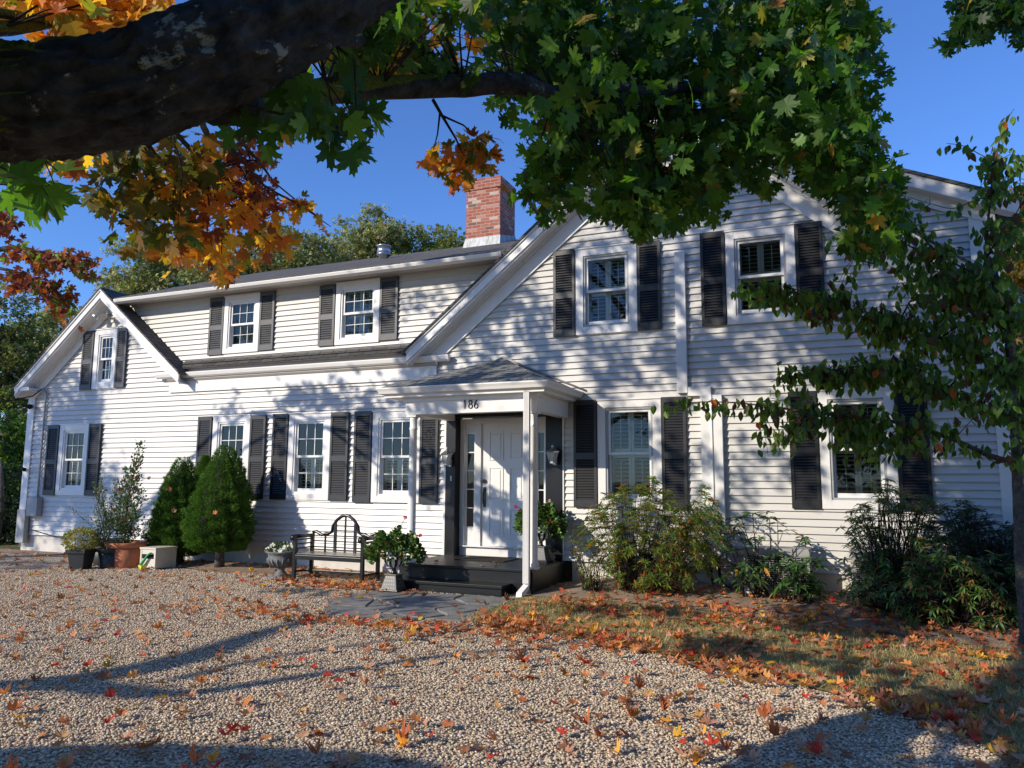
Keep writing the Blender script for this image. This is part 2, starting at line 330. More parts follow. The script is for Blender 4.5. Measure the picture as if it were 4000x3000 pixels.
#@@HOUSE
# ================================================================== HOUSE
house = thing('clapboard_house', 'long white clapboard house with black shutters, brick chimney and small front porch', 'house', (-6, 0, 0))
XL, XR, ZS0, EXP = -17.36, 2.04, 0.30, 0.1075
ZPH = 1.592-12*EXP
def siding(mb, y, z0, z1, xl, xr, holes, m=0):
    k0 = int(math.floor((z0-ZPH)/EXP)); k1 = int(math.ceil((z1-ZPH)/EXP))
    for k in range(k0, k1):
        a, b = ZPH+k*EXP, ZPH+(k+1)*EXP
        cuts = sorted({max(a, z0), min(b, z1)} | {h[i] for h in holes for i in (2, 3) if max(a, z0) < h[i] < min(b, z1)})
        for p, q in zip(cuts[:-1], cuts[1:]):
            if q-p < 1e-5: continue
            segs = [(xl(p), xl(q), xr(p), xr(q))]
            for hx0, hx1, hz0, hz1 in sorted(holes):
                if hz0 <= p+1e-6 and hz1 >= q-1e-6:
                    ns = []
                    for s in segs:
                        if hx1 <= min(s[0], s[1]) or hx0 >= max(s[2], s[3]): ns.append(s); continue
                        if hx0 > s[0]: ns.append((s[0], s[1], hx0, hx0))
                        if hx1 < s[2]: ns.append((hx1, hx1, s[2], s[3]))
                    segs = ns
            yf = lambda z: y-.034+(z-a)/EXP*.031
            for lp, lq, rp, rq in segs:
                if rp-lp < .005 and rq-lq < .005: continue
                lq2, rq2 = (lq, rq) if rq > lq else ((lq+rq)/2,)*2
                mb.quad((lp, yf(p), p), (rp, yf(p), p), (rq2, yf(q), q), (lq2, yf(q), q), m)
                if abs(p-a) < 1e-6: mb.quad((lp, y+.0, p), (rp, y+.0, p), (rp, yf(p), p), (lp, yf(p), p), m)
# window rectangles (outer edge of the casing)
WIN = {'A': (-15.32, -14.60, 3.55, 4.89), 'B': (-16.22, -15.28, 1.20, 2.775), 'C1': (-11.70, -10.74, 1.19, 2.84), 'C2': (-9.78, -8.80, 1.19, 2.835), 'C3': (-7.87, -6.87, 1.17, 2.82),
       'D': (-3.59, -2.56, 1.15, 2.875), 'E': (-.28, .71, 1.20, 2.89), 'F': (-3.95, -2.91, 3.97, 5.43), 'G': (-1.51, -.50, 3.96, 5.43)}
DW = {'DW1': (-11.62, -10.70, 4.13, 5.33), 'DW2': (-8.83, -7.84, 4.13, 5.34)}
def hole(r): x0, x1, z0, z1 = r; return (x0+.03, x1-.03, z0+.03, z1-.03)
LGX, RL = -14.88, .80                     # left gable: ridge x ; slope of the big roofs
lg_top = lambda x: 5.76-.81*abs(x-LGX)    # top line of the rake in the plane y=-.3
BGX = -2.27
bg_top = lambda x: 7.68-.80*abs(x-BGX)
lgi = lambda z: (-14.97-(5.30-z)/.826, -14.97+(5.30-z)/.78)      # siding edge (wall plane)
bgi = lambda z: (-6.43+(z-3.80)/.79, -2.19+(7.15-z)/.82)
mb = MB()
ZE = 3.66
DOORH = (-6.15, -4.48, .30, 2.66)
low_holes = [hole(WIN[k]) for k in ('A', 'B', 'C1', 'C2', 'C3', 'D', 'E')]+[DOORH]
siding(mb, 0, ZS0, ZE, lambda z: XL, lambda z: XR, low_holes)
siding(mb, 0, ZE, 5.29, lambda z: max(XL, lgi(z)[0]-.02), lambda z: lgi(z)[1]+.02, [hole(WIN['A'])])
siding(mb, 0, ZE, 7.1, lambda z: bgi(z)[0]-.02, lambda z: min(bgi(z)[1]+.02, XR), [hole(WIN['F']), hole(WIN['G'])])
mb.build('front_wall', M['siding'], house)
# dormer wall (flush, between the two gables)
mb = MB(); siding(mb, .06, 3.98, 5.42, lambda z: LGX+(5.76-z)/.81+.02, lambda z: BGX-(7.68-z)/.80, [hole(r) for r in DW.values()])
mb.quad((-14.3, .063, 5.36), (-5, .063, 5.36), (-5, .063, 5.52), (-14.3, .063, 5.52))
mb.build('dormer_wall', M['siding'], house)
# the other walls, so the house is a closed body
mb = MB()
mb.quad((XR, 0, 0), (XR, 9, 0), (XR, 9, 4.0), (XR, 0, 4.0)); mb.quad((XL, 9, 0), (XL, 0, 0), (XL, 0, 3.7), (XL, 9, 3.7)); mb.quad((XR, 9, 0), (XL, 9, 0), (XL, 9, 4.2), (XR, 9, 4.2))
mb.quad((XL, 8.9, 4.1), (XR, 8.9, 4.1), (BGX, 8.9, 7.5), (LGX, 8.9, 5.6))
mb.build('rear_wall', M['siding'], house)
mb = MB(); mb.box(XL+.05, -6.4, .02, .3, -.5, ZS0+.01); mb.box(-4.05, XR-.05, .02, .3, -.5, ZS0+.01); mb.box(XL+.05, XL+.3, .3, 9, -.5, ZS0); mb.box(XR-.3, XR-.05, .3, 9, -.5, ZS0)
mb.build('foundation', M['concrete'], house)
mb = MB(); mb.box(XL-.012, XL+.0, -.05, .2, .2, 3.55); mb.box(XL, XL+.20, -.05, -.02, .2, 3.56)
mb.build('corner_board', M['trim'], house)
mb = MB(); mb.box(XR-.13, XR+.02, -.05, -.02, .2, 3.75); mb.box(XR, XR+.02, -.025, .2, .2, 3.75)
mb.build('corner_board', M['trim'], house)
# frieze + cornice + gutter between the gables
mb = MB(); mb.box(-12.96, -6.56, -.06, -.02, 3.37, 3.63); mb.build('frieze_board', M['trim'], house)
mb = MB(); mb.prismx([(-.061, 3.60), (-.075, 3.60), (-.10, 3.635), (-.10, 3.655), (-.061, 3.66)], -13.0, -6.52)
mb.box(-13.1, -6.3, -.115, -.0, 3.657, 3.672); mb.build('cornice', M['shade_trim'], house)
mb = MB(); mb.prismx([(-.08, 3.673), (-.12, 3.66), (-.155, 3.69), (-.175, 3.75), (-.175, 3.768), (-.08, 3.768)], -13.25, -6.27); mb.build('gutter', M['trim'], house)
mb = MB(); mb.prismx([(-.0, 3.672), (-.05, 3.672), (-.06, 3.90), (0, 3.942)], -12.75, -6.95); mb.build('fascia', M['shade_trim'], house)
mb = MB(); mb.prismx([(-.145, 3.845), (-.135, 3.875), (.30, 4.25), (.30, 4.16)], -12.7, -6.8)
for i in range(1, 3): y_ = -.13+i*.075; z_ = 3.88+i*.065; mb.hexa([(-12.66, y_-.004, z_), (-6.85, y_-.004, z_), (-6.85, y_+.07, z_+.062), (-12.66, y_+.07, z_+.062), (-12.66, y_-.004, z_+.010), (-6.85, y_-.004, z_+.010), (-6.85, y_+.07, z_+.064), (-12.66, y_+.07, z_+.064)]); mb.build('roof', M['sh_y'], house)
# rakes
def rake(xc, top, x_foot, zend, name='rake_board', inner=None):
    """left/right rake at the plane y=-.3: fascia, crown, soffit and frieze; x_foot = end of the rake"""
    sgn = 1 if x_foot > xc else -1
    sl = (top(xc)-top(x_foot))/abs(x_foot-xc)
    def strip(mb, o0, o1, y0, y1, x_e=x_foot):
        mb.prism([(xc, top(xc)-o0), (x_e, top(x_e)-o0), (x_e, top(x_e)-o1), (xc, top(xc)-o1)] if sgn > 0 else
                 [(x_e, top(x_e)-o0), (xc, top(xc)-o0), (xc, top(xc)-o1), (x_e, top(x_e)-o1)], y0, y1)
    mb = MB(); strip(mb, .035, .20, -.335, -.30); strip(mb, .035, .07, -.36, -.336); strip(mb, .16, .27, -.315, -.285); strip(mb, .20, .23, -.345, -.316)
    mb.build(name, M['trim'], house)
    mb = MB(); strip(mb, .235, .255, -.286, .0); mb.build('rake_soffit', M['trim'], house)
    mb = MB(); strip(mb, .255, .60 if xc == BGX else .50, -.055, -.027, x_e=x_foot-sgn*.28); strip(mb, .255, .31, -.09, -.056, x_e=x_foot-sgn*.2)
    mb.build('rake_frieze', M['trim'], house)
rake(LGX, lg_top, -17.46, 0); rake(LGX, lg_top, -12.42, 0)
rake(BGX, bg_top, -7.02, 0); rake(BGX, bg_top, 2.44, 0)
# eave return at the far left
mb = MB(); mb.box(-17.46, -16.98, -.33, -.03, 3.56, 3.62); mb.box(-17.47, -16.97, -.345, -.331, 3.56, 3.64); mb.build('eave_return', M['trim'], house)
# roof slabs
def slab_x(mb, xc, top, xe, y0, y1, t=.05):
    mb.prism([(xc, top(xc)+.01), (xe, top(xe)+.01), (xe, top(xe)-t+.015), (xc, top(xc)-t+.015)] if xe > xc else [(xe, top(xe)+.01), (xc, top(xc)+.01), (xc, top(xc)-t+.015), (xe, top(xe)-t+.015)], y0, y1)
mb = MB(); slab_x(mb, LGX, lg_top, -17.56, -.37, 5); slab_x(mb, LGX, lg_top, -12.38, -.37, 5); mb.build('gable_roof', M['sh_x'], house)
mb = MB(); slab_x(mb, BGX, bg_top, -7.1, -.38, 9.2); slab_x(mb, BGX, bg_top, 2.5, -.38, 9.2); mb.build('gable_roof', M['sh_x'], house)
# dormer roof and eave
dz = lambda y: 5.50+.388*(y+.3)
mb = MB(); mb.prismx([(-.34, dz(-.34)), (4.0, dz(4.0)), (9.3, dz(4.0)-2.9), (9.3, dz(4)-3.0), (4, dz(4)-.06), (-.34, dz(-.34)-.025)], -14.45, -14.44)
YS = [(-.34, -4.98), (4.0, -2.98), (9.3, -4.6)]; ZT = [dz(-.34), dz(4.0), dz(4)-2.9]; ZB = [dz(-.34)-.025, dz(4)-.06, dz(4)-3.0]
for i in (0, 1):
    (ya, xa), (yb, xb) = YS[i], YS[i+1]; mb.hexa([(-14.44, ya, ZB[i]), (xa, ya, ZB[i]), (xb, yb, ZB[i+1]), (-14.44, yb, ZB[i+1]), (-14.44, ya, ZT[i]), (xa, ya, ZT[i]), (xb, yb, ZT[i+1]), (-14.44, yb, ZT[i+1])])
dr = mb.build('dormer_roof', M['sh_d'], house)
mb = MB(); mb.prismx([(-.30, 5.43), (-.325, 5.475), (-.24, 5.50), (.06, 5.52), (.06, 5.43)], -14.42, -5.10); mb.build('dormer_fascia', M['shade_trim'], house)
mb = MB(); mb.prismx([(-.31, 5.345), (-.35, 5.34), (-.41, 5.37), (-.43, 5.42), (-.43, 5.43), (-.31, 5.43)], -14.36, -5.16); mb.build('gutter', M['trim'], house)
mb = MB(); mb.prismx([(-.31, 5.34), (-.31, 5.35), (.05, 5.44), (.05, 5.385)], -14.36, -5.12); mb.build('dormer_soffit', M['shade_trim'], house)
# side dormer on the right of the big gable
sd = lambda x: 6.06-.45*(x-.88)
mb = MB(); siding(mb, .12, 4.2, 7.2, lambda z: max(BGX, BGX+(7.68-z)/.80-.1), lambda z: min(2.0, .88+(6.06-.14-z)/.45), [])
mb.build('side_dormer_wall', M['siding'], house)
mb = MB(); mb.box(1.78, 2.06, .07, .098, 4.1, 5.40); mb.box(2.04, 2.06, .1, 4, 4.1, 5.35); mb.build('corner_board', M['trim'], house)
mb = MB(); mb.prism([(-1.7, sd(-1.7)-.03), (2.36, sd(2.36)-.03), (2.36, sd(2.36)-.22), (-1.7, sd(-1.7)-.22)], -.11, -.07)
mb.prism([(-1.7, sd(-1.7)-.2), (2.10, sd(2.10)-.2), (2.10, sd(2.10)-.40), (-1.7, sd(-1.7)-.40)], .06, .095)
mb.prism([(-1.7, sd(-1.7)-.2), (2.3, sd(2.3)-.2), (2.3, sd(2.3)-.22), (-1.7, sd(-1.7)-.22)], -.07, .12); mb.build('side_dormer_rake', M['trim'], house)
mb = MB(); mb.prism([(-1.9, sd(-1.9)+.02), (2.45, sd(2.45)+.02), (2.45, sd(2.45)-.03), (-1.9, sd(-1.9)-.03)], -.14, 5); mb.build('side_dormer_roof', M['sh_x'], house)
# chimney, vent
ch = MB(); ch.box(-7.56, -6.72, 3.0, 3.84, 6.3, 8.09); ch.box(-7.58, -6.70, 2.98, 3.86, 8.09, 8.34); ch.box(-7.4, -6.9, 3.15, 3.7, 8.34, 8.36)
cho = ch.build('chimney', M['brick'], dr)
fl = MB(); fl.hexa([(-7.62, 2.86, 6.55), (-6.66, 2.86, 6.55), (-6.66, 3.9, 6.9), (-7.62, 3.9, 6.9), (-7.57, 2.99, 6.97), (-6.71, 2.99, 6.97), (-6.71, 3.85, 7.2), (-7.57, 3.85, 7.2)]); fl.build('chimney_flashing', M['flash'], dr)
v = MB(); v.lathe([(.11, 6.4), (.11, 6.66), (.16, 6.67), (.16, 6.70), (.145, 6.70), (.145, 6.86), (.16, 6.86), (.16, 6.89), (.0, 6.92)], -9.40, 2.5, 20)
v.build('vent_pipe', M['silver'], dr)
# ---------------------------------------------------------------- windows
def louvre_panel(mb, x0, x1, z0, z1, y, n, st=.045, rail=.07, th=.035, slat=.030, mid=None, op=.55, kh=.575):
    mb.box(x0, x0+st, y, y+th, z0, z1); mb.box(x1-st, x1, y, y+th, z0, z1)
    rails = [(z0, z0+rail*1.3), (z1-rail, z1)]+([(mid-rail*.6, mid+rail*.6)] if mid else [])
    for a, b in rails: mb.box(x0+st, x1-st, y+.002, y+th-.002, a, b)
    zs = [(z0+rail*1.3, (mid-rail*.6) if mid else z1-rail)]+([(mid+rail*.6, z1-rail)] if mid else [])
    for a, b in zs:
        k = max(3, int(round((b-a)/slat)))
        for i in range(k):
            z = a+(i+.5)*(b-a)/k; h = (b-a)/k*kh
            ya, yb = y+.006, y+th-.006
            mb.hexa([(x0+st, ya, z-h), (x1-st, ya, z-h), (x1-st, yb, z+h*op), (x0+st, yb, z+h*op),
                     (x0+st, ya, z-h+.006), (x1-st, ya, z-h+.006), (x1-st, yb, z+h*op+.006), (x0+st, yb, z+h*op+.006)])
def window(r, y0=0, style='six', cas=.125, blind='lower', storm=False, pale=False, mw=.007):
    x0, x1, z0, z1 = r
    mb = MB(); ya, yb = y0-.052, y0+.03
    mb.box(x0, x0+cas, ya, yb, z0, z1); mb.box(x1-cas, x1, ya, yb, z0, z1)
    mb.box(x0+cas, x1-cas, ya+.0015, yb, z1-cas, z1-.001); mb.box(x0+cas, x1-cas, ya+.0015, yb, z0, z0+cas*.95)
    # drip cap / sill
    mb.box(x0-.01, x1+.01, ya-.018, ya-.001, z1-.012, z1+.012)
    w = mb.build('window', M['trim'], house)
    X0, X1, Z0, Z1 = x0+cas, x1-cas, z0+cas*.95, z1-cas
    # jamb
    j = MB(); t = .035
    j.box(X0, X0+t, y0-.035, y0+.09, Z0, Z1); j.box(X1-t, X1, y0-.035, y0+.09, Z0, Z1); j.box(X0+t, X1-t, y0-.034, y0+.09, Z1-t, Z1); j.box(X0+t, X1-t, y0-.034, y0+.09, Z0, Z0+t)
    j.build('window_frame', M['greybox'] if storm == 'grey' else M['sash'], w)
    X0 += t; X1 -= t; Z0 += t; Z1 -= t; zm = (Z0+Z1)/2+.0; s = .042
    for nm, (a, b, yy) in {'upper_sash': (zm-.02, Z1, y0-.008), 'lower_sash': (Z0, zm+.02, y0+.028)}.items():
        q = MB(); q.box(X0, X0+s, yy, yy+.03, a, b); q.box(X1-s, X1, yy, yy+.03, a, b); q.box(X0+s, X1-s, yy+.001, yy+.029, b-s, b); q.box(X0+s, X1-s, yy+.001, yy+.029, a, a+s*(1.5 if nm[0] == 'l' else 1))
        if style == 'six':
            for i in (1, 2): xx = X0+s+(X1-X0-2*s)*i/3; q.box(xx-mw, xx+mw, yy+.010, yy+.0185, a+s, b-s)
            zz = (a+b)/2+.01; q.box(X0+s, X1-s, yy+.011, yy+.0175, zz-mw, zz+mw)
        q.build('sash', M['sash'], w)
        g = MB(); g.quad((X0+s*.6, yy+.02, a+s*.6), (X1-s*.6, yy+.02, a+s*.6), (X1-s*.6, yy+.02, b-s*.6), (X0+s*.6, yy+.02, b-s*.6)); g.build('pane', M['glass'], w)
    rm = MB(); a0, a1, b0, b1, d = X0-.02, X1+.02, Z0-.02, Z1+.02, 1.1
    d = 1.1; cd_ = y0+.17
    if pale: rm.quad((a0, cd_, b0), (a1, cd_, b0), (a1, cd_, b1), (a0, cd_, b1))
    if not pale: rm.quad((a0-.4, d, b0-.3), (a1+.4, d, b0-.3), (a1+.4, d, b1+.1), (a0-.4, d, b1+.1))
    if pale: d = cd_
    ex = 0 if pale else 1
    rm.quad((a0, y0+.095, b0), (a0-.4*ex, d, b0-.3*ex), (a0-.4*ex, d, b1+.1*ex), (a0, y0+.095, b1)); rm.quad((a1, y0+.095, b0), (a1+.4*ex, d, b0-.3*ex), (a1+.4*ex, d, b1+.1*ex), (a1, y0+.095, b1))
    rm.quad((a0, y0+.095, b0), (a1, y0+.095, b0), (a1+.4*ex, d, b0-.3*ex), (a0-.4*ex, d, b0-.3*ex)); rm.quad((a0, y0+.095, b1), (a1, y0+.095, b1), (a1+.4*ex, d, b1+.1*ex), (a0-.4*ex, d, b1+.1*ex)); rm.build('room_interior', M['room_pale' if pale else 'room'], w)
    if blind:
        xm = (X0+X1)/2
        tiers = {'lower': [(Z0, zm-.02)], 'both': [(Z0, zm-.01), (zm+.02, Z1)], 'upper': [(zm+.02, Z1-.05)], 'half': [(Z0, Z0+(zm-Z0)*.72)]}[blind]
        for a, b in tiers:
            for u0, u1 in ((X0+.01, xm-.002), (xm+.002, X1-.01)):
                q = MB(); louvre_panel(q, u0, u1, a, b, y0+.105, 0, st=.045, rail=.05, th=.05, slat=.062, op=.2, kh=.16)
                uc = (u0+u1)/2; q.box(uc-.006, uc+.006, y0+.098, y0+.106, a+.08, b-.08)
                q.build('interior_shutter', M['inner'], w)
    return w
for k, r in WIN.items():
    big = k in 'DEFG'
    window(r, 0, 'plain' if big else 'six', .125 if not big else .13, 'both' if big else ('lower' if k[0] == 'C' else ('lower' if k == 'B' else 'half')), storm='grey' if k in 'FGDE' else False, pale=k == 'A', mw=.005 if k == 'A' else .007)
window(DW['DW1'], .06, 'six', .105, None, pale=True, mw=.005); window(DW['DW2'], .06, 'six', .105, 'both', pale=True, mw=.005)
def shutter(x0, x1, z0, z1, y=-.038, mt='shutter'):
    mb = MB(); louvre_panel(mb, x0, x1, z0, z1, y-.035, 0, st=.045, rail=.085, th=.034, slat=.043, mid=z0+(z1-z0)*(.47), kh=.42, op=.9)
    mb.quad((x0+.01, y-.003, z0+.01), (x1-.01, y-.003, z0+.01), (x1-.01, y-.003, z1-.01), (x0+.01, y-.003, z1-.01))
    return mb.build('shutter', M[mt], house)
SH = [(-15.68, -15.33, 3.54, 4.88), (-14.60, -14.30, 3.55, 4.88), (-16.61, -16.23, 1.19, 2.77), (-15.27, -14.89, 1.20, 2.77),
      (-12.09, -11.72, 1.19, 2.84), (-10.72, -10.34, 1.19, 2.83), (-10.16, -9.79, 1.19, 2.84), (-8.79, -8.39, 1.19, 2.83), (-8.26, -7.88, 1.17, 2.83), (-6.86, -6.50, 1.17, 2.72),
      (-3.99, -3.60, 1.16, 2.88), (-2.55, -2.17, 1.16, 2.88), (-.68, -.29, 1.20, 2.89), (.72, 1.12, 1.20, 2.89), (-4.34, -3.96, 3.96, 5.44), (-2.90, -2.52, 3.97, 5.42), (-1.89, -1.52, 3.96, 5.44), (-.49, -.11, 3.97, 5.42)]
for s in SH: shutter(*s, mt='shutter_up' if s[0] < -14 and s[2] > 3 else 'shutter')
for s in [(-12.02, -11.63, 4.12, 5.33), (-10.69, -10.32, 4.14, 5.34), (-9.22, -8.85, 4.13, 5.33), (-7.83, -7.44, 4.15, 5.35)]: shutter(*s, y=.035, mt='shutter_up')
# white boxed pipe chase on the big gable
mb = MB(); mb.box(-2.29, -2.13, -.10, -.026, 2.93, 5.18); mb.box(-2.13, -1.78, -.09, -.026, 2.88, 3.02); mb.box(-1.94, -1.62, -.12, -.026, .45, 2.88); mb.box(-1.785, -1.765, -.14, -.121, .45, 2.88)
mb.build('pipe_chase', M['trim'], house, .004)
# ---------------------------------------------------------------- porch
mb = MB(); mb.box(-6.34, -6.15, -.06, .0, .28, 2.66); mb.box(-4.48, -4.19, -.06, .0, .28, 2.66); mb.box(-6.34, -4.19, -.061, .0, 2.66, 2.80)
mb.box(-6.16, -6.15, 0, .19, .28, 2.66); mb.box(-4.48, -4.47, 0, .19, .28, 2.66); mb.quad((-6.15, 0, 2.66), (-4.48, 0, 2.66), (-4.48, .19, 2.66), (-6.15, .19, 2.66)); mb.build('door_surround', M['black'], house, .004)
for a, b, t in ((-6.38, -6.34, 2.72), (-4.19, -4.165, 2.68)):
    mb = MB(); mb.box(a, b, -.05, 0, .28, t); mb.build('door_trim', M['trim'], house)
# door frame, sidelights, door (recessed)
mb = MB(); Y = .15
for a, b in ((-6.145, -6.06), (-5.86, -5.74), (-4.80, -4.72), (-4.56, -4.485)): mb.box(a, b, Y-.04, Y+.05, .46, 2.56)
mb.box(-6.145, -4.485, Y-.045, Y+.05, 2.56, 2.645); mb.box(-6.145, -4.485, Y-.02, Y+.05, .27, .46); mb.box(-6.13, -4.5, Y-.075, Y-.021, .445, .462)
mb.box(-6.06, -5.86, Y, Y+.04, .462, .75); mb.box(-4.72, -4.56, Y, Y+.04, .462, .75); mb.box(-6.06, -5.86, Y, Y+.04, 2.41, 2.56); mb.box(-4.72, -4.56, Y, Y+.04, 2.41, 2.56)
mb.build('door_frame', M['trim'], house, .003)
for a, b in ((-6.06, -5.86), (-4.72, -4.56)):
    sl_ = MB(); sl_.box(a, a+.03, Y+.005, Y+.035, .75, 2.41); sl_.box(b-.03, b, Y+.005, Y+.035, .75, 2.41); sl_.box(a+.03, b-.03, Y+.006, Y+.034, .75, .78); sl_.box(a+.03, b-.03, Y+.006, Y+.034, 2.38, 2.41)
    for i in range(1, 5): z = .78+1.6*i/5; sl_.box(a+.03, b-.03, Y+.01, Y+.022, z-.009, z+.009)
    slo = sl_.build('sidelight', M['sash'], house)
    g = MB(); g.quad((a+.02, Y+.028, .76), (b-.02, Y+.028, .76), (b-.02, Y+.028, 2.4), (a+.02, Y+.028, 2.4)); g.build('sidelight_pane', M['glass'], slo)
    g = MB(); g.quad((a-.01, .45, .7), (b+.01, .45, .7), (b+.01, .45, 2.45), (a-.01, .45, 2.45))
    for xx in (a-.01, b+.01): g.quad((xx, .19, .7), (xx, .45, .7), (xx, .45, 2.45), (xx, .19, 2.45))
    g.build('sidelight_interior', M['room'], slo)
d = MB(); d.box(-5.74, -4.80, Y+.0, Y+.045, .465, 2.56)
pan = [(-5.60, -5.33), (-5.21, -4.94)]; rows = [(.62, 1.10), (1.22, 1.80), (1.92, 2.42)]
for a, b in pan:
    for z0, z1 in rows:
        for c0, c1, e0, e1 in ((a, b, z0, z0+.02), (a, b, z1-.02, z1), (a, a+.02, z0+.02, z1-.02), (b-.02, b, z0+.02, z1-.02)): d.box(c0, c1, Y-.012, Y-.0005, e0, e1)
        d.hexa([(a+.04, Y-.001, z0+.04), (b-.04, Y-.001, z0+.04), (b-.04, Y, z0+.04), (a+.04, Y, z0+.04), (a+.04, Y-.001, z1-.04), (b-.04, Y-.001, z1-.04), (b-.04, Y, z1-.04), (a+.04, Y, z1-.04)])
        d.hexa([(a+.055, Y-.012, z0+.055), (b-.055, Y-.012, z0+.055), (b-.045, Y-.001, z0+.045), (a+.045, Y-.001, z0+.045), (a+.055, Y-.012, z1-.055), (b-.055, Y-.012, z1-.055), (b-.045, Y-.001, z1-.045), (a+.045, Y-.001, z1-.045)])
do = d.build('front_door', M['door'], house, .002)
h = MB(); h.tube([(-5.68, Y-.001, 1.56), (-5.68, Y-.03, 1.56)], .035, 14); h.box(-5.705, -5.655, Y-.008, Y-.001, 1.12, 1.46); h.tube([(-5.68, Y-.01, 1.40), (-5.68, Y-.06, 1.38), (-5.675, Y-.075, 1.30), (-5.68, Y-.06, 1.19), (-5.68, Y-.01, 1.15)], .011, 8)
h.tube([(-5.68, Y-.01, 1.42), (-5.68, Y-.035, 1.42)], [.03, .02], 12); h.build('door_handle', M['brassdark'], do)
h = MB(); h.box(-6.235, -6.215, -.075, -.061, 1.56, 1.65); h.build('doorbell', M['sash'], house)
# deck and step
mb = MB(); x0, x1 = -6.36, -4.14
for i in range(11): ya = -1.50+i*.1365; mb.box(x0, x1, ya+.003, ya+.1335 if i < 10 else 0.1, .262, .30)
mb.box(x0+.03, x1-.03, -1.46, -.02, -.2, .258); mb.box(x0+.0, x1, -1.475, -1.461, -.1, .258)
mb.build('porch_deck', M['deck'], house, .003)
mb = MB(); mb.box(-6.28, -4.46, -1.84, -1.478, .055, .095); mb.box(-6.26, -4.48, -1.81, -1.478, -.2, .053); mb.build('porch_step', M['deck'], house, .004)
# columns
def column(cx, cy):
    mb = MB(); mb.lathe([(.095, .30), (.095, .335), (.082, .34), (.088, .37), (.075, .39), (.068, .42), (.066, 1.2), (.058, 2.36), (.066, 2.37), (.066, 2.39), (.058, 2.40), (.058, 2.52), (.075, 2.56)], cx, cy, 28)
    mb.box(cx-.085, cx+.085, cy-.085, cy+.085, 2.56, 2.60); mb.build('porch_column', M['trim'], house)
column(-6.23, -1.36); column(-4.18, -1.36)
mb = MB(); mb.box(-6.33, -4.08, -1.45, -1.28, 2.60, 2.86); mb.box(-6.33, -6.17, -1.28, -.06, 2.60, 2.859); mb.box(-4.24, -4.08, -1.28, -.06, 2.60, 2.859); mb.box(-6.17, -4.24, -1.28, -.065, 2.82, 2.84)
mb.box(-6.36, -4.05, -1.48, -1.27, 2.80, 2.861); mb.build('porch_beam', M['trim'], house)
mb = MB(); EX0, EX1, EY = -6.70, -3.86, -1.66
mb.box(EX0+.09, EX1-.09, EY+.09, -.03, 2.862, 2.90); mb.box(EX0+.06, EX1-.06, EY+.06, EY+.09, 2.862, 2.99); mb.box(EX0+.06, EX0+.09, EY+.09, -.03, 2.901, 2.99); mb.box(EX1-.09, EX1-.06, EY+.09, -.03, 2.901, 2.99)
mb.build('porch_soffit', M['trim'], house)
mb = MB(); gp = [(0, 0), (-.035, -.012), (-.06, .0), (-.075, .04), (-.095, .075), (-.095, .095), (0, .095)]
n = len(gp)
def ring(fx): return [fx(o, z) for o, z in gp]
r1 = ring(lambda o, z: (EX0+.06+o, -.03, 2.92+z)); r2 = ring(lambda o, z: (EX0+.06+o, EY+.06+o, 2.92+z)); r3 = ring(lambda o, z: (EX1-.06-o, EY+.06+o, 2.92+z)); r4 = ring(lambda o, z: (EX1-.06-o, -.03, 2.92+z))
mb.add(r1+r2+r3+r4, [(s*n+i, s*n+(i+1) % n, (s+1)*n+(i+1) % n, (s+1)*n+i) for s in range(3) for i in range(n)]+[tuple(range(n)), tuple(range(4*n-1, 3*n-1, -1))]); mb.build('porch_gutter', M['trim'], house)
mb = MB(); A = (-5.28, -.02, 3.66); zr = 3.015
c = [(EX0-.01, EY-.01, zr), (EX1+.01, EY-.01, zr), (EX1+.01, -.02, zr), (EX0-.01, -.02, zr)]
mb.add([*c, A, *[(x, y, z-.02) for x, y, z in c]], [(0, 1, 4), (1, 2, 4), (3, 0, 4), (0, 5, 6, 1), (1, 6, 7, 2), (3, 8, 5, 0), (5, 8, 7, 6)])
# raised shingle courses on the front slope
for i in range(1, 13):
    t = i/13.; z = zr+(A[2]-zr)*t; y = EY+(A[1]-EY)*t; xa = EX0+(A[0]-EX0)*t; xb = EX1+(A[0]-EX1)*t; k = 1/13.
    y2 = EY+(A[1]-EY)*(t+k*.98); z2 = zr+(A[2]-zr)*(t+k*.98); xa2 = EX0+(A[0]-EX0)*(t+k*.98); xb2 = EX1+(A[0]-EX1)*(t+k*.98)
    if t+k < 1: mb.add([(xa, y-.002, z+.010), (xb, y-.002, z+.010), (xb2, y2, z2+.002), (xa2, y2, z2+.002), (xa, y, z), (xb, y, z)], [(0, 1, 2, 3), (4, 5, 1, 0)])
pr = mb.build('porch_roof', M['sh_p'], house)
mb = MB(); mb.tube([(A[0], -.03, A[2]+.02), (EX1+.08, -.03, zr+.02)], .018, 6); mb.tube([(A[0], -.03, A[2]+.02), (EX0-.02, -.03, zr+.02)], .018, 6); mb.build('roof_flashing', M['shade_trim'], pr)
# downspout
mb = MB(); mb.box(-4.245, -4.155, -1.60, -1.535, .12, 2.90)
for i in range(5): xx = -4.240+i*.019; mb.box(xx, xx+.009, -1.606, -1.6005, .12, 2.90)
mb.hexa([(-4.28, -1.76, -.055), (-4.19, -1.78, -.055), (-4.155, -1.60, .02), (-4.245, -1.60, .02), (-4.28, -1.74, .01), (-4.19, -1.76, .01), (-4.155, -1.535, .118), (-4.245, -1.535, .118)]); mb.build('downspout', M['trim'], house)
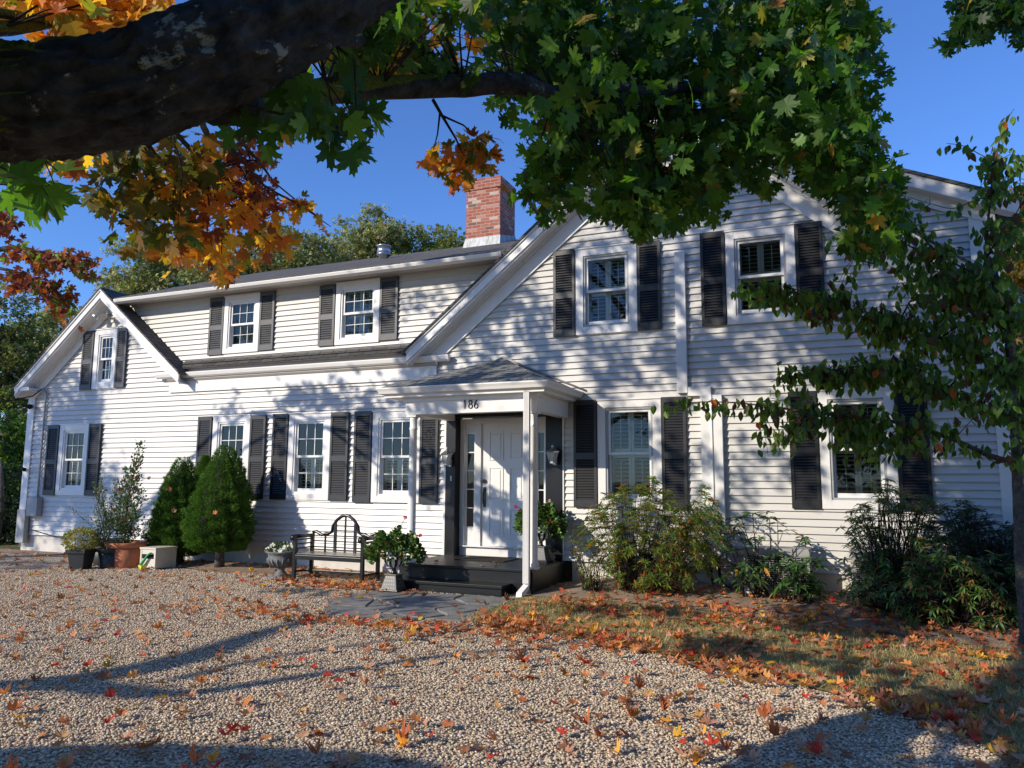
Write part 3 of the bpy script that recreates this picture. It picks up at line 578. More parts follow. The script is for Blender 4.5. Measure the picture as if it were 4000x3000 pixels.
# house number
def digit(ch, x, z, h, y):
    mb = MB(); w = h*.5; r = h*.06
    P = {'1': [[(.5, 0), (.5, 1)], [(.5, 1), (.3, .86)]],
         '8': [[(.5+.30*math.sin(a), .74+.24*math.cos(a)) for a in np.linspace(0, 2*math.pi, 15)], [(.5+.38*math.sin(a), .26+.26*math.cos(a)) for a in np.linspace(0, 2*math.pi, 15)]],
         '6': [[(.5+.38*math.sin(a), .27+.27*math.cos(a)) for a in np.linspace(0, 2*math.pi, 15)], [(.14, .30), (.20, .55), (.38, .82), (.66, 1.0)]]}[ch]
    for s in P: mb.tube([(x+u*w*1.3, y, z+v_*h) for u, v_ in s], r, 6)
    return mb.build('house_number', M['iron'], house)
for i, c_ in enumerate('186'): digit(c_, -5.315+i*.095, 2.665, .125, -1.458)
# ================================================================== GROUND
ZG = -.06
def lerp_pts(P):
    P = np.array(P, float); return lambda x: np.interp(x, P[:, 0], P[:, 1])
yf_lawn = lerp_pts([(-4.25, -3.62), (-3.6, -3.85), (-2.4, -4.12), (-.9, -4.85), (.15, -5.42), (.62, -5.8), (.82, -6.5), (1.0, -8), (1.3, -12), (1.6, -16), (60, -16)])
yb_bed = lerp_pts([(-4.25, -1.62), (-3.4, -1.75), (-2.2, -1.85), (-.3, -2.25), (1.1, -2.8), (4, -3.3), (60, -3.3)])
def hgt(x, y):
    t = np.clip((np.asarray(y)+3.6)/3.2, 0, 1); e = np.clip((np.asarray(x)+4.25)/.7, 0, 1)
    return ZG+.012+e*(.10*t*t+.012*np.sin(np.asarray(x)*2.3+1)*t+.012*np.sin(np.asarray(x)*5.1+np.asarray(y)*4)*t)
def mat_ground(name, c0, c1, c2, s=14):
    m, nt, b, out = new_mat(name); v = pos(nt)
    f1 = noise(nt, v, s, 8, .7); f2 = noise(nt, v, 1.3, 4)
    a = ramp(nt, f1, [(.3, c0), (.7, c1)]); mx = N(nt, 'ShaderNodeMix', data_type='RGBA')
    nt.links.new(ramp(nt, f2, [(.4, (0, 0, 0)), (.65, (1, 1, 1))]), mx.inputs[0]); nt.links.new(a, mx.inputs[6]); nt.links.new(ramp(nt, f1, [(.3, c1), (.75, c2)]), mx.inputs[7])
    nt.links.new(mx.outputs[2], b.inputs['Base Color']); b.inputs['Roughness'].default_value = .95; b.inputs['Specular IOR Level'].default_value = .15
    bump(nt, b, noise(nt, v, s*6, 6, .7), .9, .02); return m
def mat_gravel():
    m, nt, b, out = new_mat('pea_gravel'); v = pos(nt)
    vo = N(nt, 'ShaderNodeTexVoronoi'); vo.inputs['Scale'].default_value = 42; vo.inputs['Randomness'].default_value = 1; nt.links.new(v, vo.inputs['Vector'])
    sp = N(nt, 'ShaderNodeSeparateColor'); nt.links.new(vo.outputs['Color'], sp.inputs[0])
    c = ramp(nt, sp.outputs[0], [(0, (.42, .31, .20)), (.2, (.50, .39, .265)), (.4, (.57, .46, .32)), (.6, (.44, .35, .25)), (.75, (.62, .53, .40)), (.9, (.30, .24, .18))], 'CONSTANT')
    d = ramp(nt, vo.outputs['Distance'], [(.0, (1, 1, 1)), (.55, (.95, .95, .95)), (.9, (.5, .47, .43))])
    mx = N(nt, 'ShaderNodeMix', data_type='RGBA', blend_type='MULTIPLY'); mx.inputs[0].default_value = 1; nt.links.new(c, mx.inputs[6]); nt.links.new(d, mx.inputs[7])
    nt.links.new(mx.outputs[2], b.inputs['Base Color']); b.inputs['Roughness'].default_value = .85; b.inputs['Specular IOR Level'].default_value = .25
    iv = N(nt, 'ShaderNodeMath', operation='SUBTRACT'); iv.inputs[0].default_value = 1; nt.links.new(vo.outputs['Distance'], iv.inputs[1]); bump(nt, b, iv.outputs[0], 1, .02); return m
M['gravel'] = mat_gravel()
M['dirt'] = mat_ground('bed_soil', (.22, .15, .10), (.38, .28, .20), (.46, .37, .28))
M['lawn'] = mat_ground('thin_lawn_soil', (.20, .16, .075), (.34, .26, .13), (.24, .22, .09))
M['field'] = mat_ground('far_ground', (.06, .07, .03), (.12, .12, .05), (.16, .13, .07), 2)
def strip_mesh(name, xs, lo, hi, z_of, mat, nrow=24, off=0.0):
    mb = MB(); xs = np.asarray(xs); L = lo(xs); H = hi(xs); vs = []
    for j in range(nrow+1):
        y = L+(H-L)*j/nrow; z = z_of(xs, y)+off
        vs += list(zip(xs, y, z))
    n = len(xs); mb.add(vs, [(j*n+i, j*n+i+1, (j+1)*n+i+1, (j+1)*n+i) for j in range(nrow) for i in range(n-1)], 0, True)
    return tag(mb.build(name, mat), kind='structure')
g = MB(); g.quad((-900, -900, ZG-.012), (900, -900, ZG-.012), (900, 900, ZG-.012), (-900, 900, ZG-.012)); tag(g.build('ground', M['field']), kind='structure')
g = MB(); g.quad((-40, -30, ZG-.004), (1.7, -30, ZG-.004), (1.7, 0, ZG-.004), (-40, 0, ZG-.004)); tag(g.build('gravel_driveway', M['gravel']), kind='structure')
xs = np.concatenate([np.linspace(-4.25, 2.6, 90), np.linspace(2.8, 40, 30)])
strip_mesh('lawn', xs, yf_lawn, lambda x: np.full_like(x, .0)+(x > 2.4)*14, hgt, M['lawn'], 40)
strip_mesh('planting_bed', xs, yb_bed, lambda x: np.full_like(x, .02)+(x > 2.4)*10, hgt, M['dirt'], 30, .006)
# bare strip of soil along the foundation on the left
sl2 = lerp_pts([(-19, -.55), (-12.2, -.6), (-11.6, -1.0), (-10.0, -1.35), (-9.0, -1.0), (-6.5, -.95), (-6.4, -.95)])
strip_mesh('soil_strip', np.linspace(-19, -6.4, 60), sl2, lambda x: np.full_like(x, .02), lambda x, y: ZG+.004+.02*np.sin(x*3+y*5)**2*0+0*x+.05*np.exp(-((x+10.8)**2)/1.2-((y+.5)**2)/.3), M['dirt'], 8)
# flagstones
def mat_flag():
    m, nt, b, out = new_mat('bluestone_flag'); v = pos(nt)
    nt.links.new(ramp(nt, noise(nt, v, 5, 7, .65), [(.3, (.13, .13, .12)), (.5, (.20, .195, .175)), (.75, (.29, .275, .25))]), b.inputs['Base Color']); b.inputs['Roughness'].default_value = .75; bump(nt, b, noise(nt, v, 30, 5), .5, .01); return m
M['flag'] = mat_flag()
FL = MB()
def inset(poly, d=.025):
    c = np.mean(poly, 0); return [tuple(np.array(p)+(c-np.array(p))/np.linalg.norm(c-np.array(p))*d) for p in poly]
stones = [[(-6.35, -2.05), (-5.75, -1.95), (-5.6, -2.45), (-5.95, -2.75), (-6.45, -2.6)], [(-5.75, -1.95), (-5.0, -1.9), (-4.95, -2.35), (-5.6, -2.45)], [(-5.0, -1.9), (-4.2, -1.92), (-4.15, -2.5), (-4.6, -2.65), (-4.95, -2.35)],
          [(-6.45, -2.6), (-5.95, -2.75), (-5.7, -3.35), (-6.2, -3.5), (-6.55, -3.1)], [(-5.6, -2.45), (-4.95, -2.35), (-4.6, -2.65), (-4.8, -3.15), (-5.3, -3.2), (-5.95, -2.75)], [(-4.6, -2.65), (-4.15, -2.5), (-4.1, -3.2), (-4.45, -3.5), (-4.8, -3.15)],
          [(-5.95, -2.75), (-5.3, -3.2), (-5.25, -3.7), (-5.7, -3.35)], [(-5.3, -3.2), (-4.8, -3.15), (-4.45, -3.5), (-4.6, -3.8), (-5.25, -3.7)], [(-5.7, -3.35), (-5.25, -3.7), (-5.4, -4.05), (-5.95, -3.95), (-6.2, -3.5)], [(-5.25, -3.7), (-4.6, -3.8), (-4.65, -4.05), (-5.0, -4.12), (-5.4, -4.05)], [(-4.45, -3.5), (-4.1, -3.2), (-4.0, -3.7), (-4.6, -3.8)]]
for p in stones:
    q = inset(p, .022); dz_ = random.uniform(-.006, .006); c = np.mean(q, 0)
    q2 = []
    for a, b in zip(q, q[1:]+q[:1]):
        a, b = np.array(a), np.array(b); q2 += [tuple(a), tuple(a*.66+b*.34+RNG.normal(0, .018, 2)), tuple(a*.33+b*.67+RNG.normal(0, .018, 2))]
    FL.prismz(q2, ZG-.03, ZG+.022+dz_)
tag(FL.build('flagstone_path', M['flag'], None, .006), kind='structure')
# pebbles lying loose over the drive (real stones near the viewer)
def ico():
    t = (1+5**.5)/2; v = np.array([(-1, t, 0), (1, t, 0), (-1, -t, 0), (1, -t, 0), (0, -1, t), (0, 1, t), (0, -1, -t), (0, 1, -t), (t, 0, -1), (t, 0, 1), (-t, 0, -1), (-t, 0, 1)], float); v /= np.linalg.norm(v[0])
    f = [(0, 11, 5), (0, 5, 1), (0, 1, 7), (0, 7, 10), (0, 10, 11), (1, 5, 9), (5, 11, 4), (11, 10, 2), (10, 7, 6), (7, 1, 8), (3, 9, 4), (3, 4, 2), (3, 2, 6), (3, 6, 8), (3, 8, 9), (4, 9, 5), (2, 4, 11), (6, 2, 10), (8, 6, 7), (9, 8, 1)]
    return v, f
iv_, if_ = ico()
nP = 230000
u = RNG.uniform(0, 1, nP); dist = 3.6+(u**.8)*13; px = RNG.uniform(-150, 4100, nP)
rr = _fw[None]+_r2[None]*((px-2000)/F_PX)[:, None]; hd = rr[:, :2]/np.linalg.norm(rr[:, :2], axis=1, keepdims=True)
P = np.c_[CAM[0]+hd[:, 0]*dist, CAM[1]+hd[:, 1]*dist, np.full(nP, ZG)]
keep = (P[:, 1] < -1.1) & ~((P[:, 0] > -4.2) & (P[:, 1] > yf_lawn(P[:, 0])+RNG.normal(0, .06, nP))) & ~in_poly(P[:, 0], P[:, 1], [(-6.6, -1.9), (-4.0, -1.9), (-4.0, -4.0), (-5.0, -4.15), (-6.0, -3.9)]) & ~((P[:, 0] > .9) & (P[:, 1] > -12))
P = P[keep]; nP = len(P); P[:, 2] += RNG.uniform(.0, .006, nP); sz = RNG.uniform(.007, .013, nP)
TD = RNG.normal(size=(nP, 3)); TD[:, 2] *= .15
pal = palette(nP, [(3, (.57, .445, .30)), (3, (.63, .51, .365)), (2, (.49, .39, .28)), (2, (.70, .60, .46)), (1.5, (.52, .37, .24)), (1, (.38, .31, .24))], .10)
tag(leaf_mesh('pebbles', iv_*np.array([.78, 1.2, .55]), if_, P, TD, sz, pal, roll=np.tile([0, 0, 1.], (nP, 1))+RNG.normal(0, .15, (nP, 3)), mats=M['stone_attr'], smooth=True), kind='stuff')
# grass
nG = 190000
gx = RNG.uniform(-4.2, 5.5, nG); gy = RNG.uniform(-12, -1.7, nG)
k = (gy > yf_lawn(gx)+RNG.normal(0, .04, nG)) & (gy < yb_bed(gx)+RNG.normal(-.2, .25, nG)) & (np.sin(gx*3.1)*np.cos(gy*3.7+gx)+RNG.normal(0, .6, nG) > -.7)
gx, gy = gx[k], gy[k]; nG = len(gx); T = RNG.normal(size=(nG, 3))*.55; T[:, 2] = 1
tag(leaf_mesh('lawn_grass', BLADE_V, BLADE_F, np.c_[gx, gy, hgt(gx, gy)-.003], T, RNG.uniform(.03, .065, nG), palette(nG, [(3, (.36, .30, .10)), (2, (.24, .26, .07)), (3, (.50, .39, .19)), (1, (.58, .48, .29))], .15), mats=M['blade']), kind='stuff')
#@@OBJ
# ================================================================== OBJECTS BY THE HOUSE
def lantern(cx, cz, label):
    t = thing('wall_lantern', label, 'lantern', (cx, -.06, cz), 'lanterns beside the front door')
    mb = MB(); cy = -.19
    mb.box(cx-.035, cx+.035, -.075, -.0615, cz-.02, cz+.10); mb.tube([(cx, -.07, cz+.03), (cx, -.13, cz-.015), (cx, cy, cz+.0)], .010, 8); mb.build('bracket', M['silver'], t)
    mb = MB(); mb.lathe([(.105, cz+.18), (.12, cz+.195), (.06, cz+.235), (.035, cz+.25), (.02, cz+.27), (.022, cz+.285), (.008, cz+.31)], cx, cy, 6, sm=False); mb.lathe([(.04, cz-.005), (.05, cz+.008), (.05, cz+.02)], cx, cy, 6, sm=False)
    for j in range(6):
        a = 2*math.pi*j/6; mb.tube([(cx+.054*math.cos(a), cy+.054*math.sin(a), cz+.015), (cx+.102*math.cos(a), cy+.102*math.sin(a), cz+.19)], .005, 4)
    mb.build('lantern_frame', M['silver'], t)
    mb = MB(); mb.lathe([(.05, cz+.02), (.097, cz+.186)], cx, cy, 6, sm=False); mb.build('lantern_glass', M['frost'], t)
lantern(-6.25, 1.83, 'silver wall lantern on the black panel left of the front door, above the doorbell')
lantern(-4.31, 1.85, 'silver wall lantern on the black panel right of the front door, behind the downspout')
# flood light under the left gable
t = thing('flood_light', 'twin grey flood light fixed under the peak of the left gable', 'light', (-14.97, -.1, 5.2))
mb = MB(); mb.tube([(-14.97, -.05, 5.24), (-14.97, -.12, 5.24)], .06, 12); mb.tube([(-14.97, -.12, 5.24), (-14.97, -.16, 5.18)], .02, 8); mb.build('mount', M['silver'], t)
for sx in (-1, 1):
    mb = MB(); c0 = np.array((-14.97+sx*.05, -.14, 5.2)); dd = np.array((sx*.5, -.7, -.45)); dd /= np.linalg.norm(dd)
    mb.tube([c0, c0+dd*.06, c0+dd*.10, c0+dd*.19], [.025, .035, .06, .078], 12); mb.build('lamp_head', M['silver'], t)
t = thing('motion_sensor', 'black motion sensor on the white corner board beneath the left eave', 'sensor', (-17.25, -.1, 3.25)); mb = MB(); mb.tube([(-17.25, -.05, 3.22), (-17.22, -.13, 3.22)], [.05, .035], 10); mb.build('mount', M['dark'], t); mb = MB(); mb.tube([(-17.22, -.13, 3.22), (-17.1, -.2, 3.20)], [.05, .06], 10); mb.build('lamp_head', M['dark'], t)
mb = MB(); mb.tube([(-17.38, -.04, 1.80), (-17.30, -.12, 1.78), (-17.17, -.14, 1.76)], [.025, .03, .045], 8); tag(mb.build('spotlight', M['dark']), 'small black spotlight on the far left corner board beside the lower window', 'light')
# conduit, meter boxes at the left corner
t = thing('utility_box', 'two grey utility boxes with a conduit on the far left corner of the house', 'utility box', (-16.85, -.1, .6))
mb = MB(); mb.box(-16.96, -16.62, -.17, -.035, .72, 1.14); mb.build('box', M['greybox'], t, .01)
mb = MB(); mb.box(-17.27, -17.0, -.16, -.055, .12, .86); mb.build('box', M['greybox'], t, .01)
mb = MB(); mb.tube([(-16.77, -.06, 1.14), (-16.77, -.06, 3.5), (-16.85, -.10, 3.62)], .022, 8); mb.build('conduit', M['greybox'], t)
mb = MB(); mb.tube([(-16.85, -.1, 3.62), (-17.1, -.15, 3.45), (-17.6, -.5, 3.3), (-22, -3, 3.5), (-34, -9, 5.2)], .014, 6); tag(mb.build('power_cable', M['dark']), 'black power cable running from the left eave out of view', 'cable')
mb = MB(); mb.tube([(-16.9, -.06, .42), (-16.2, -.05, .30), (-15.2, -.05, .235), (-14, -.05, .235), (-12.7, -.05, .22)], .010, 6); tag(mb.build('hose', M['dark']), 'thin black hose running low along the left foundation', 'hose')
# door mat
mb = MB(); mb.box(-5.80, -4.92, -.72, -.10, .3015, .314); tag(mb.build('doormat', M['mat'], None, .003), 'dark brown doormat lying on the porch deck before the door', 'doormat')
# iron ornament hanging on the shutter left of the porch
mb = MB(); oc = np.array((-6.68, -.095, 2.42))
for a0, a1, r, cx_, cz_ in ((0, 4.6, .05, -.045, .0), (math.pi, math.pi-4.6, .05, .045, 0), (0, 6.28, .028, 0, -.10), (0, 3.9, .03, 0, .07)):
    mb.tube([oc+np.array((cx_+r*math.cos(a), 0, cz_+r*math.sin(a))) for a in np.linspace(a0, a1, 14)], .005, 5)
tag(mb.build('iron_ornament', M['brassdark']), 'small scrolled iron ornament hung on the shutter left of the porch', 'ornament')
# right side: meter and condenser
t = thing('gas_meter_box', 'small grey meter box low on the wall beside the white pipe chase', 'meter box', (-1.5, -.1, .45))
mb = MB(); mb.box(-1.60, -1.45, -.13, -.035, .38, .60); mb.build('box', M['greybox'], t, .008)
mb = MB(); mb.tube([(-1.52, -.08, .38), (-1.52, -.08, .02)], .015, 8); mb.build('conduit', M['greybox'], t)
def condenser(x0, x1, y0, y1, z0, z1, label):
    t = thing('air_conditioner', label, 'air conditioner', ((x0+x1)/2, (y0+y1)/2, z0))
    mb = MB(); mb.box(x0, x1, y0, y1, z0+.03, z1); mb.build('casing', M['unit'], t, .012)
    mb = MB(); mb.box(x0+.05, x1-.05, y0-.004, y0-.001, z0+.1, z1-.1); mb.build('intake', M['dark'], t)
    mb = MB()
    for i in range(15): z = z0+.11+i*(z1-z0-.22)/14; mb.box(x0+.05, x1-.05, y0-.012, y0-.005, z-.004, z+.004)
    for i in range(14): x = x0+.06+i*(x1-x0-.12)/13; mb.box(x-.003, x+.003, y0-.016, y0-.0125, z0+.1, z1-.1)
    mb.build('grille', M['unit'], t); mb = MB(); mb.box(x0-.04, x1+.04, y0-.04, y1+.04, z0-.08, z0+.029); mb.build('base_slab', M['concrete'], t)
condenser(-1.33, -.45, -.52, -.12, .03, .66, 'grey air conditioner against the wall behind the rhododendron')
condenser(.06, .85, -.55, -.12, .05, .66, 'grey air conditioner mostly hidden behind the dark pieris shrub')
for i, (x, z) in enumerate(((-1.86, 0), (-1.74, 1))):
    mb = MB(); mb.tube([(x, -.07, .5), (x+.02, -.09, .2), (x+.05+.05*i, -.14, .06), (x+.25, -.22, .03), (x+.45, -.3, .05)], .022, 8); tag(mb.build('drain_hose', M['dark']), ['black corrugated hose bending out from the pipe chase foot, nearer the azalea', 'black corrugated hose bending out from the pipe chase foot, nearer the meter box'][i], 'hose')
# bench
bx0, bx1, by0, by1 = -8.38, -7.00, -1.52, -1.02
bench = thing('garden_bench', 'black wooden garden bench with arched openwork back against the wall', 'bench', (-7.7, -1.27, ZG))
bz = ZG
mb = MB()
for i in range(6): y = by0+.02+i*.083; mb.box(bx0+.03, bx1-.03, y, y+.068, bz+.40, bz+.425)
mb.box(bx0+.04, bx1-.04, by0+.0, by0+.022, bz+.33, bz+.399); mb.box(bx0+.04, bx1-.04, by1-.03, by1-.008, bz+.33, bz+.399); mb.build('seat', M['iron'], bench, .004)
for x in (bx0, bx1-.055):
    mb = MB(); mb.box(x, x+.055, by0, by0+.055, bz, bz+.66); mb.build('leg', M['iron'], bench, .004)
    mb = MB(); mb.box(x, x+.055, by1-.055, by1, bz, bz+.72); mb.build('leg', M['iron'], bench, .004)
    mb = MB(); xm = x+.0275
    mb.tube([(xm, by1-.03, bz+.69), (xm, by0+.15, bz+.70), (xm, by0+.0, bz+.695)], [.03, .033, .036], 10)
    mb.tube([(xm-.035, by0-.02, bz+.68), (xm+.035, by0-.02, bz+.68)], .05, 16)
    for zz in (.50, .57, .64): mb.box(xm-.008, xm+.008, by0+.055, by1-.055, bz+zz-.012, bz+zz+.012)
    mb.build('armrest', M['iron'], bench)
mb = MB(); xc = (bx0+bx1)/2; yb = by1-.02
top = [(bx0+.03, .74), (bx0+.10, .755), (bx0+.22, .70), (bx0+.30, .73), (bx0+.34, .72), (bx0+.42, .76), (xc-.25, .86), (xc-.17, .96), (xc-.08, 1.02), (xc, 1.04), (xc+.08, 1.02), (xc+.17, .96), (xc+.25, .86), (bx1-.42, .76), (bx1-.34, .72), (bx1-.30, .73), (bx1-.22, .70), (bx1-.10, .755), (bx1-.03, .74)]
mb.tube([(x, yb, bz+z) for x, z in top], [.028]*19, 8)
for s_ in (-1, 1):
    mb.box(xc+s_*.20-.022, xc+s_*.20+.022, yb-.018, yb+.018, bz+.42, bz+.90); mb.box(xc+s_*.40-.012, xc+s_*.40+.012, yb-.012, yb+.012, bz+.42, bz+.74)
mb.box(xc-.012, xc+.012, yb-.012, yb+.012, bz+.42, bz+1.02)
for zz in (.50, .60, .69): mb.box(bx0+.05, bx1-.05, yb-.009, yb+.009, bz+zz-.009, bz+zz+.009)
for zz in (.78, .86): mb.box(xc-.2, xc+.2, yb-.009, yb+.009, bz+zz-.009, bz+zz+.009)
mb.build('backrest', M['iron'], bench)
mb = MB(); mb.box(bx0+.055, bx1-.055, by0+.24, by0+.27, bz+.11, bz+.145)
for x in (bx0+.015, bx1-.045): mb.box(x, x+.03, by0+.055, by1-.055, bz+.11, bz+.145)
mb.build('stretcher', M['iron'], bench, .003)
# chequered urns on pedestals
def mat_check():
    m, nt, b, out = new_mat('black_white_check_enamel')
    tc = N(nt, 'ShaderNodeAttribute'); tc.attribute_name = 'Col'; nt.links.new(tc.outputs['Color'], b.inputs['Base Color']); b.inputs['Roughness'].default_value = .22; return m
M['check'] = mat_check()
def lathe_pattern(name, prof, cx, cy, n, fn, parent):
    """prof ring list; fn(i,j) -> colour of the quad between ring i and i+1"""
    vs, fs, cs = [], [], []
    for i in range(len(prof)-1):
        for j in range(n):
            a0, a1 = 2*math.pi*j/n, 2*math.pi*(j+1)/n; (r0, z0), (r1, z1) = prof[i], prof[i+1]; b = len(vs)
            vs += [(cx+r0*math.cos(a0), cy+r0*math.sin(a0), z0), (cx+r0*math.cos(a1), cy+r0*math.sin(a1), z0), (cx+r1*math.cos(a1), cy+r1*math.sin(a1), z1), (cx+r1*math.cos(a0), cy+r1*math.sin(a0), z1)]
            fs.append((b, b+1, b+2, b+3)); cs += [fn(i, j)]*4
    me = bpy.data.meshes.new(name); me.from_pydata(vs, [], fs); me.materials.append(M['check'])
    ca = me.color_attributes.new('Col', 'FLOAT_COLOR', 'POINT'); ca.data.foreach_set('color', np.c_[np.array(cs), np.ones(len(cs))].astype(np.float32).reshape(-1)); me.update()
    return link(name, me, parent)
BLK, WHT = (.01, .01, .012), (.78, .78, .74)
def check_urn(cx, cy, z, label, s=1.0):
    t = thing('chequered_urn', label, 'urn', (cx, cy, z), 'black and white chequered urns by the door')
    mb = MB(); mb.box(cx-.165*s, cx+.165*s, cy-.165*s, cy+.165*s, z, z+.045*s); mb.build('plinth', M['iron'], t, .004)
    mb = MB(); b, tp = .135*s, .085*s; z0, z1 = z+.045*s, z+.245*s
    mb.hexa([(cx-b, cy-b, z0), (cx+b, cy-b, z0), (cx+b, cy+b, z0), (cx-b, cy+b, z0), (cx-tp, cy-tp, z1), (cx+tp, cy-tp, z1), (cx+tp, cy+tp, z1), (cx-tp, cy+tp, z1)]); mb.box(cx-.10*s, cx+.10*s, cy-.10*s, cy+.10*s, z1, z1+.02*s); ped = mb.build('pedestal', M['pedestal'], t, .004)
    mb = MB()                                     # dark diamonds set into the silver pedestal
    for side in range(4):
        ca, sa = [(1, 0), (0, 1), (-1, 0), (0, -1)][side]
        for r in range(4):
            for c in range(5):
                v_ = (r+.5)/4; hw = b+(tp-b)*v_; u_ = (c-2)/5*1.7*hw; zc = z0+(z1-z0)*v_; dh = (z1-z0)/4*.42; dw = hw*.13; off = hw+.002
                def q(u, zz): hh = b+(tp-b)*(zz-z0)/(z1-z0)+.0025; return (cx+ca*u+sa*hh, cy+sa*u-ca*hh, zz)
                mb.add([q(u_, zc-dh), q(u_+dw, zc), q(u_, zc+dh), q(u_-dw, zc)], [(0, 1, 2, 3)])
    mb.build('pedestal_inlay', M['iron'], t)
    mb = MB(); mb.lathe([(.06*s, z+.265*s), (.035*s, z+.29*s), (.03*s, z+.33*s), (.05*s, z+.35*s)], cx, cy, 20); mb.build('stem', M['brassdark'], t)
    pr1 = [(.05, .35), (.10, .375), (.135, .41), (.148, .45), (.148, .48)]; lathe_pattern('striped_bowl', [(r*s, z+h*s) for r, h in pr1], cx, cy, 20, lambda i, j: BLK if (j//1) % 2 else WHT, t)
    pr2 = [(.136, .48), (.130, .515), (.128, .55), (.130, .585), (.135, .62), (.142, .65)]; lathe_pattern('chequered_rim', [(r*s, z+h*s) for r, h in pr2], cx, cy, 24, lambda i, j: BLK if (i+j) % 2 else WHT, t)
    mb = MB(); mb.lathe([(.139*s, z+.62*s), (.139*s, z+.625*s)], cx, cy, 20); mb.build('soil', M['soil'], t)
check_urn(-6.12, -2.02, ZG, 'black and white chequered urn on a pedestal at the left of the porch step')
check_urn(-4.42, -.42, .30, 'black and white chequered urn on the porch deck, right of the door', .95)
def flower_at(mb_cols, P, r, n, col):
    mb_cols['P'] += [P+RNG.normal(0, r, 3) for _ in range(n)]; mb_cols['c'] += [np.array(col)*(1+RNG.normal(0, .1)) for _ in range(n)]
PETAL_V = [(0, 0, 0), (.35, .45, .08), (.25, .9, .02), (0, 1, -.02), (-.25, .9, .02), (-.35, .45, .08)]
PETAL_F = [(0, 1, 2), (0, 2, 3), (0, 3, 4), (0, 4, 5)]
ROUND_V = [(0, .5, -.06)]+[(.5*math.sin(a)*(1+.14*math.cos(5*a)), .5-.5*math.cos(a)*(1+.10*math.cos(5*a)), .03*math.cos(3*a)) for a in np.linspace(0, 2*math.pi, 12, endpoint=False)]
ROUND_F = [(0, i+1, (i+1) % 12+1) for i in range(12)]
def geranium(cx, cy, cz, label, R, flowers, n=2600):
    t = thing('geranium', label, 'plant', (cx, cy, cz), 'geraniums in the chequered urns')
    P, d = dome(n, (cx, cy, cz+R[2]*.1), (R[0], R[1], R[2]), .25); P[:, 2] -= .5*(np.hypot(P[:, 0]-cx, P[:, 1]-cy)/R[0])**2*.22; P[:, 2] += .06*np.sin(P[:, 0]*23+P[:, 1]*17); P = P[(P[:, 2] > cz-.24) & ((P[:, 2] > cz-.02) | (np.hypot(P[:, 0]-cx, P[:, 1]-cy) > .27))]
    mb = MB()
    for i in range(14):
        q = P[RNG.integers(len(P))].copy(); q[2] = max(q[2], cz+.04); mb.tube([(cx+RNG.normal(0, .03), cy+RNG.normal(0, .03), cz), ((cx+q[0])/2, (cy+q[1])/2, (cz+q[2])/2+.07), q], [.005, .004, .002], 4)
    mb.build('stem', M['twig'], t)
    T = P-np.array((cx, cy, cz)); T[:, 2] *= .3; T += RNG.normal(0, .08, T.shape)
    leaf_mesh('foliage', ROUND_V, ROUND_F, P, T, RNG.uniform(.036, .066, len(P)), palette(len(P), [(3, (.06, .13, .025)), (2, (.09, .19, .04)), (.6, (.16, .20, .05)), (.25, (.30, .12, .03))]), roll=np.array([0, 0, 1.])+RNG.normal(0, .7, (len(P), 3)), mats=M['leaf_gloss'], parent=t)
    for fx, fy, fz in flowers:
        c = np.array((fx, fy, fz)); mb = MB(); mb.tube([(cx, cy, cz+.1), ((cx+fx)/2, (cy+fy)/2, (cz+fz)/2+.06), c], .0035, 4)
        q = RNG.normal(size=(34, 3)); q /= np.linalg.norm(q, axis=1, keepdims=True)
        st = mb.build('flower_stalk', M['twig'], t); leaf_mesh('flower', PETAL_V, PETAL_F, c+q*.008, q, .024, palette(34, [(1, (.62, .05, .12))], .15), mats=M['leaf'], parent=st)
geranium(-6.12, -2.02, ZG+.64, 'green geranium spilling over the chequered urn left of the porch step', (.46, .36, .22), [(-5.93, -2.05, 1.02), (-5.70, -2.0, .77)])
geranium(-4.42, -.42, .30+.62, 'green geranium in the urn between the door and the right column', (.42, .33, .27), [(-4.80, -.55, 1.16), (-4.74, -.5, 1.10), (-4.2, -.6, .95)])
# grey stone urn with white pansies
t = thing('stone_urn', 'grey footed stone urn with fluted bowl beside the bench', 'urn', (-8.68, -1.42, ZG)); z = ZG; cx, cy = -8.68, -1.42
mb = MB(); mb.box(cx-.15, cx+.15, cy-.15, cy+.15, z, z+.04); mb.lathe([(.13, z+.04), (.10, z+.07), (.06, z+.12), (.06, z+.15), (.09, z+.17)], cx, cy, 24); mb.build('foot', M['stoneurn'], t)
mb = MB(); mb.lathe([(.09, z+.17), (.17, z+.21), (.225, z+.28), (.235, z+.32), (.215, z+.35), (.235, z+.40), (.265, z+.42), (.265, z+.44), (.22, z+.43)], cx, cy, 32)
for j in range(16):
    a = 2*math.pi*j/16; mb.tube([(cx+.10*math.cos(a), cy+.10*math.sin(a), z+.175), (cx+.175*math.cos(a), cy+.175*math.sin(a), z+.213), (cx+.228*math.cos(a), cy+.228*math.sin(a), z+.28), (cx+.236*math.cos(a), cy+.236*math.sin(a), z+.325)], [.008, .016, .02, .008], 6)
mb.build('bowl', M['stoneurn'], t); mb = MB(); mb.lathe([(.22, z+.41), (.22, z+.42)], cx, cy, 24); mb.build('soil', M['soil'], t)
t = thing('pansies', 'white pansies with dark leaves growing in the grey stone urn', 'flowers', (cx, cy, z+.42))
P, d = dome(420, (cx, cy, z+.45), (.25, .25, .13), .4); P = P[P[:, 2] > z+.40]
leaf_mesh('foliage', OVAL_V, OVAL_F, P, (P-np.array((cx, cy, z+.40)))+RNG.normal(0, .05, P.shape), RNG.uniform(.03, .055, len(P)), palette(len(P), [(3, (.035, .07, .02)), (1, (.08, .12, .04))]), mats=M['leaf_gloss'], parent=t)
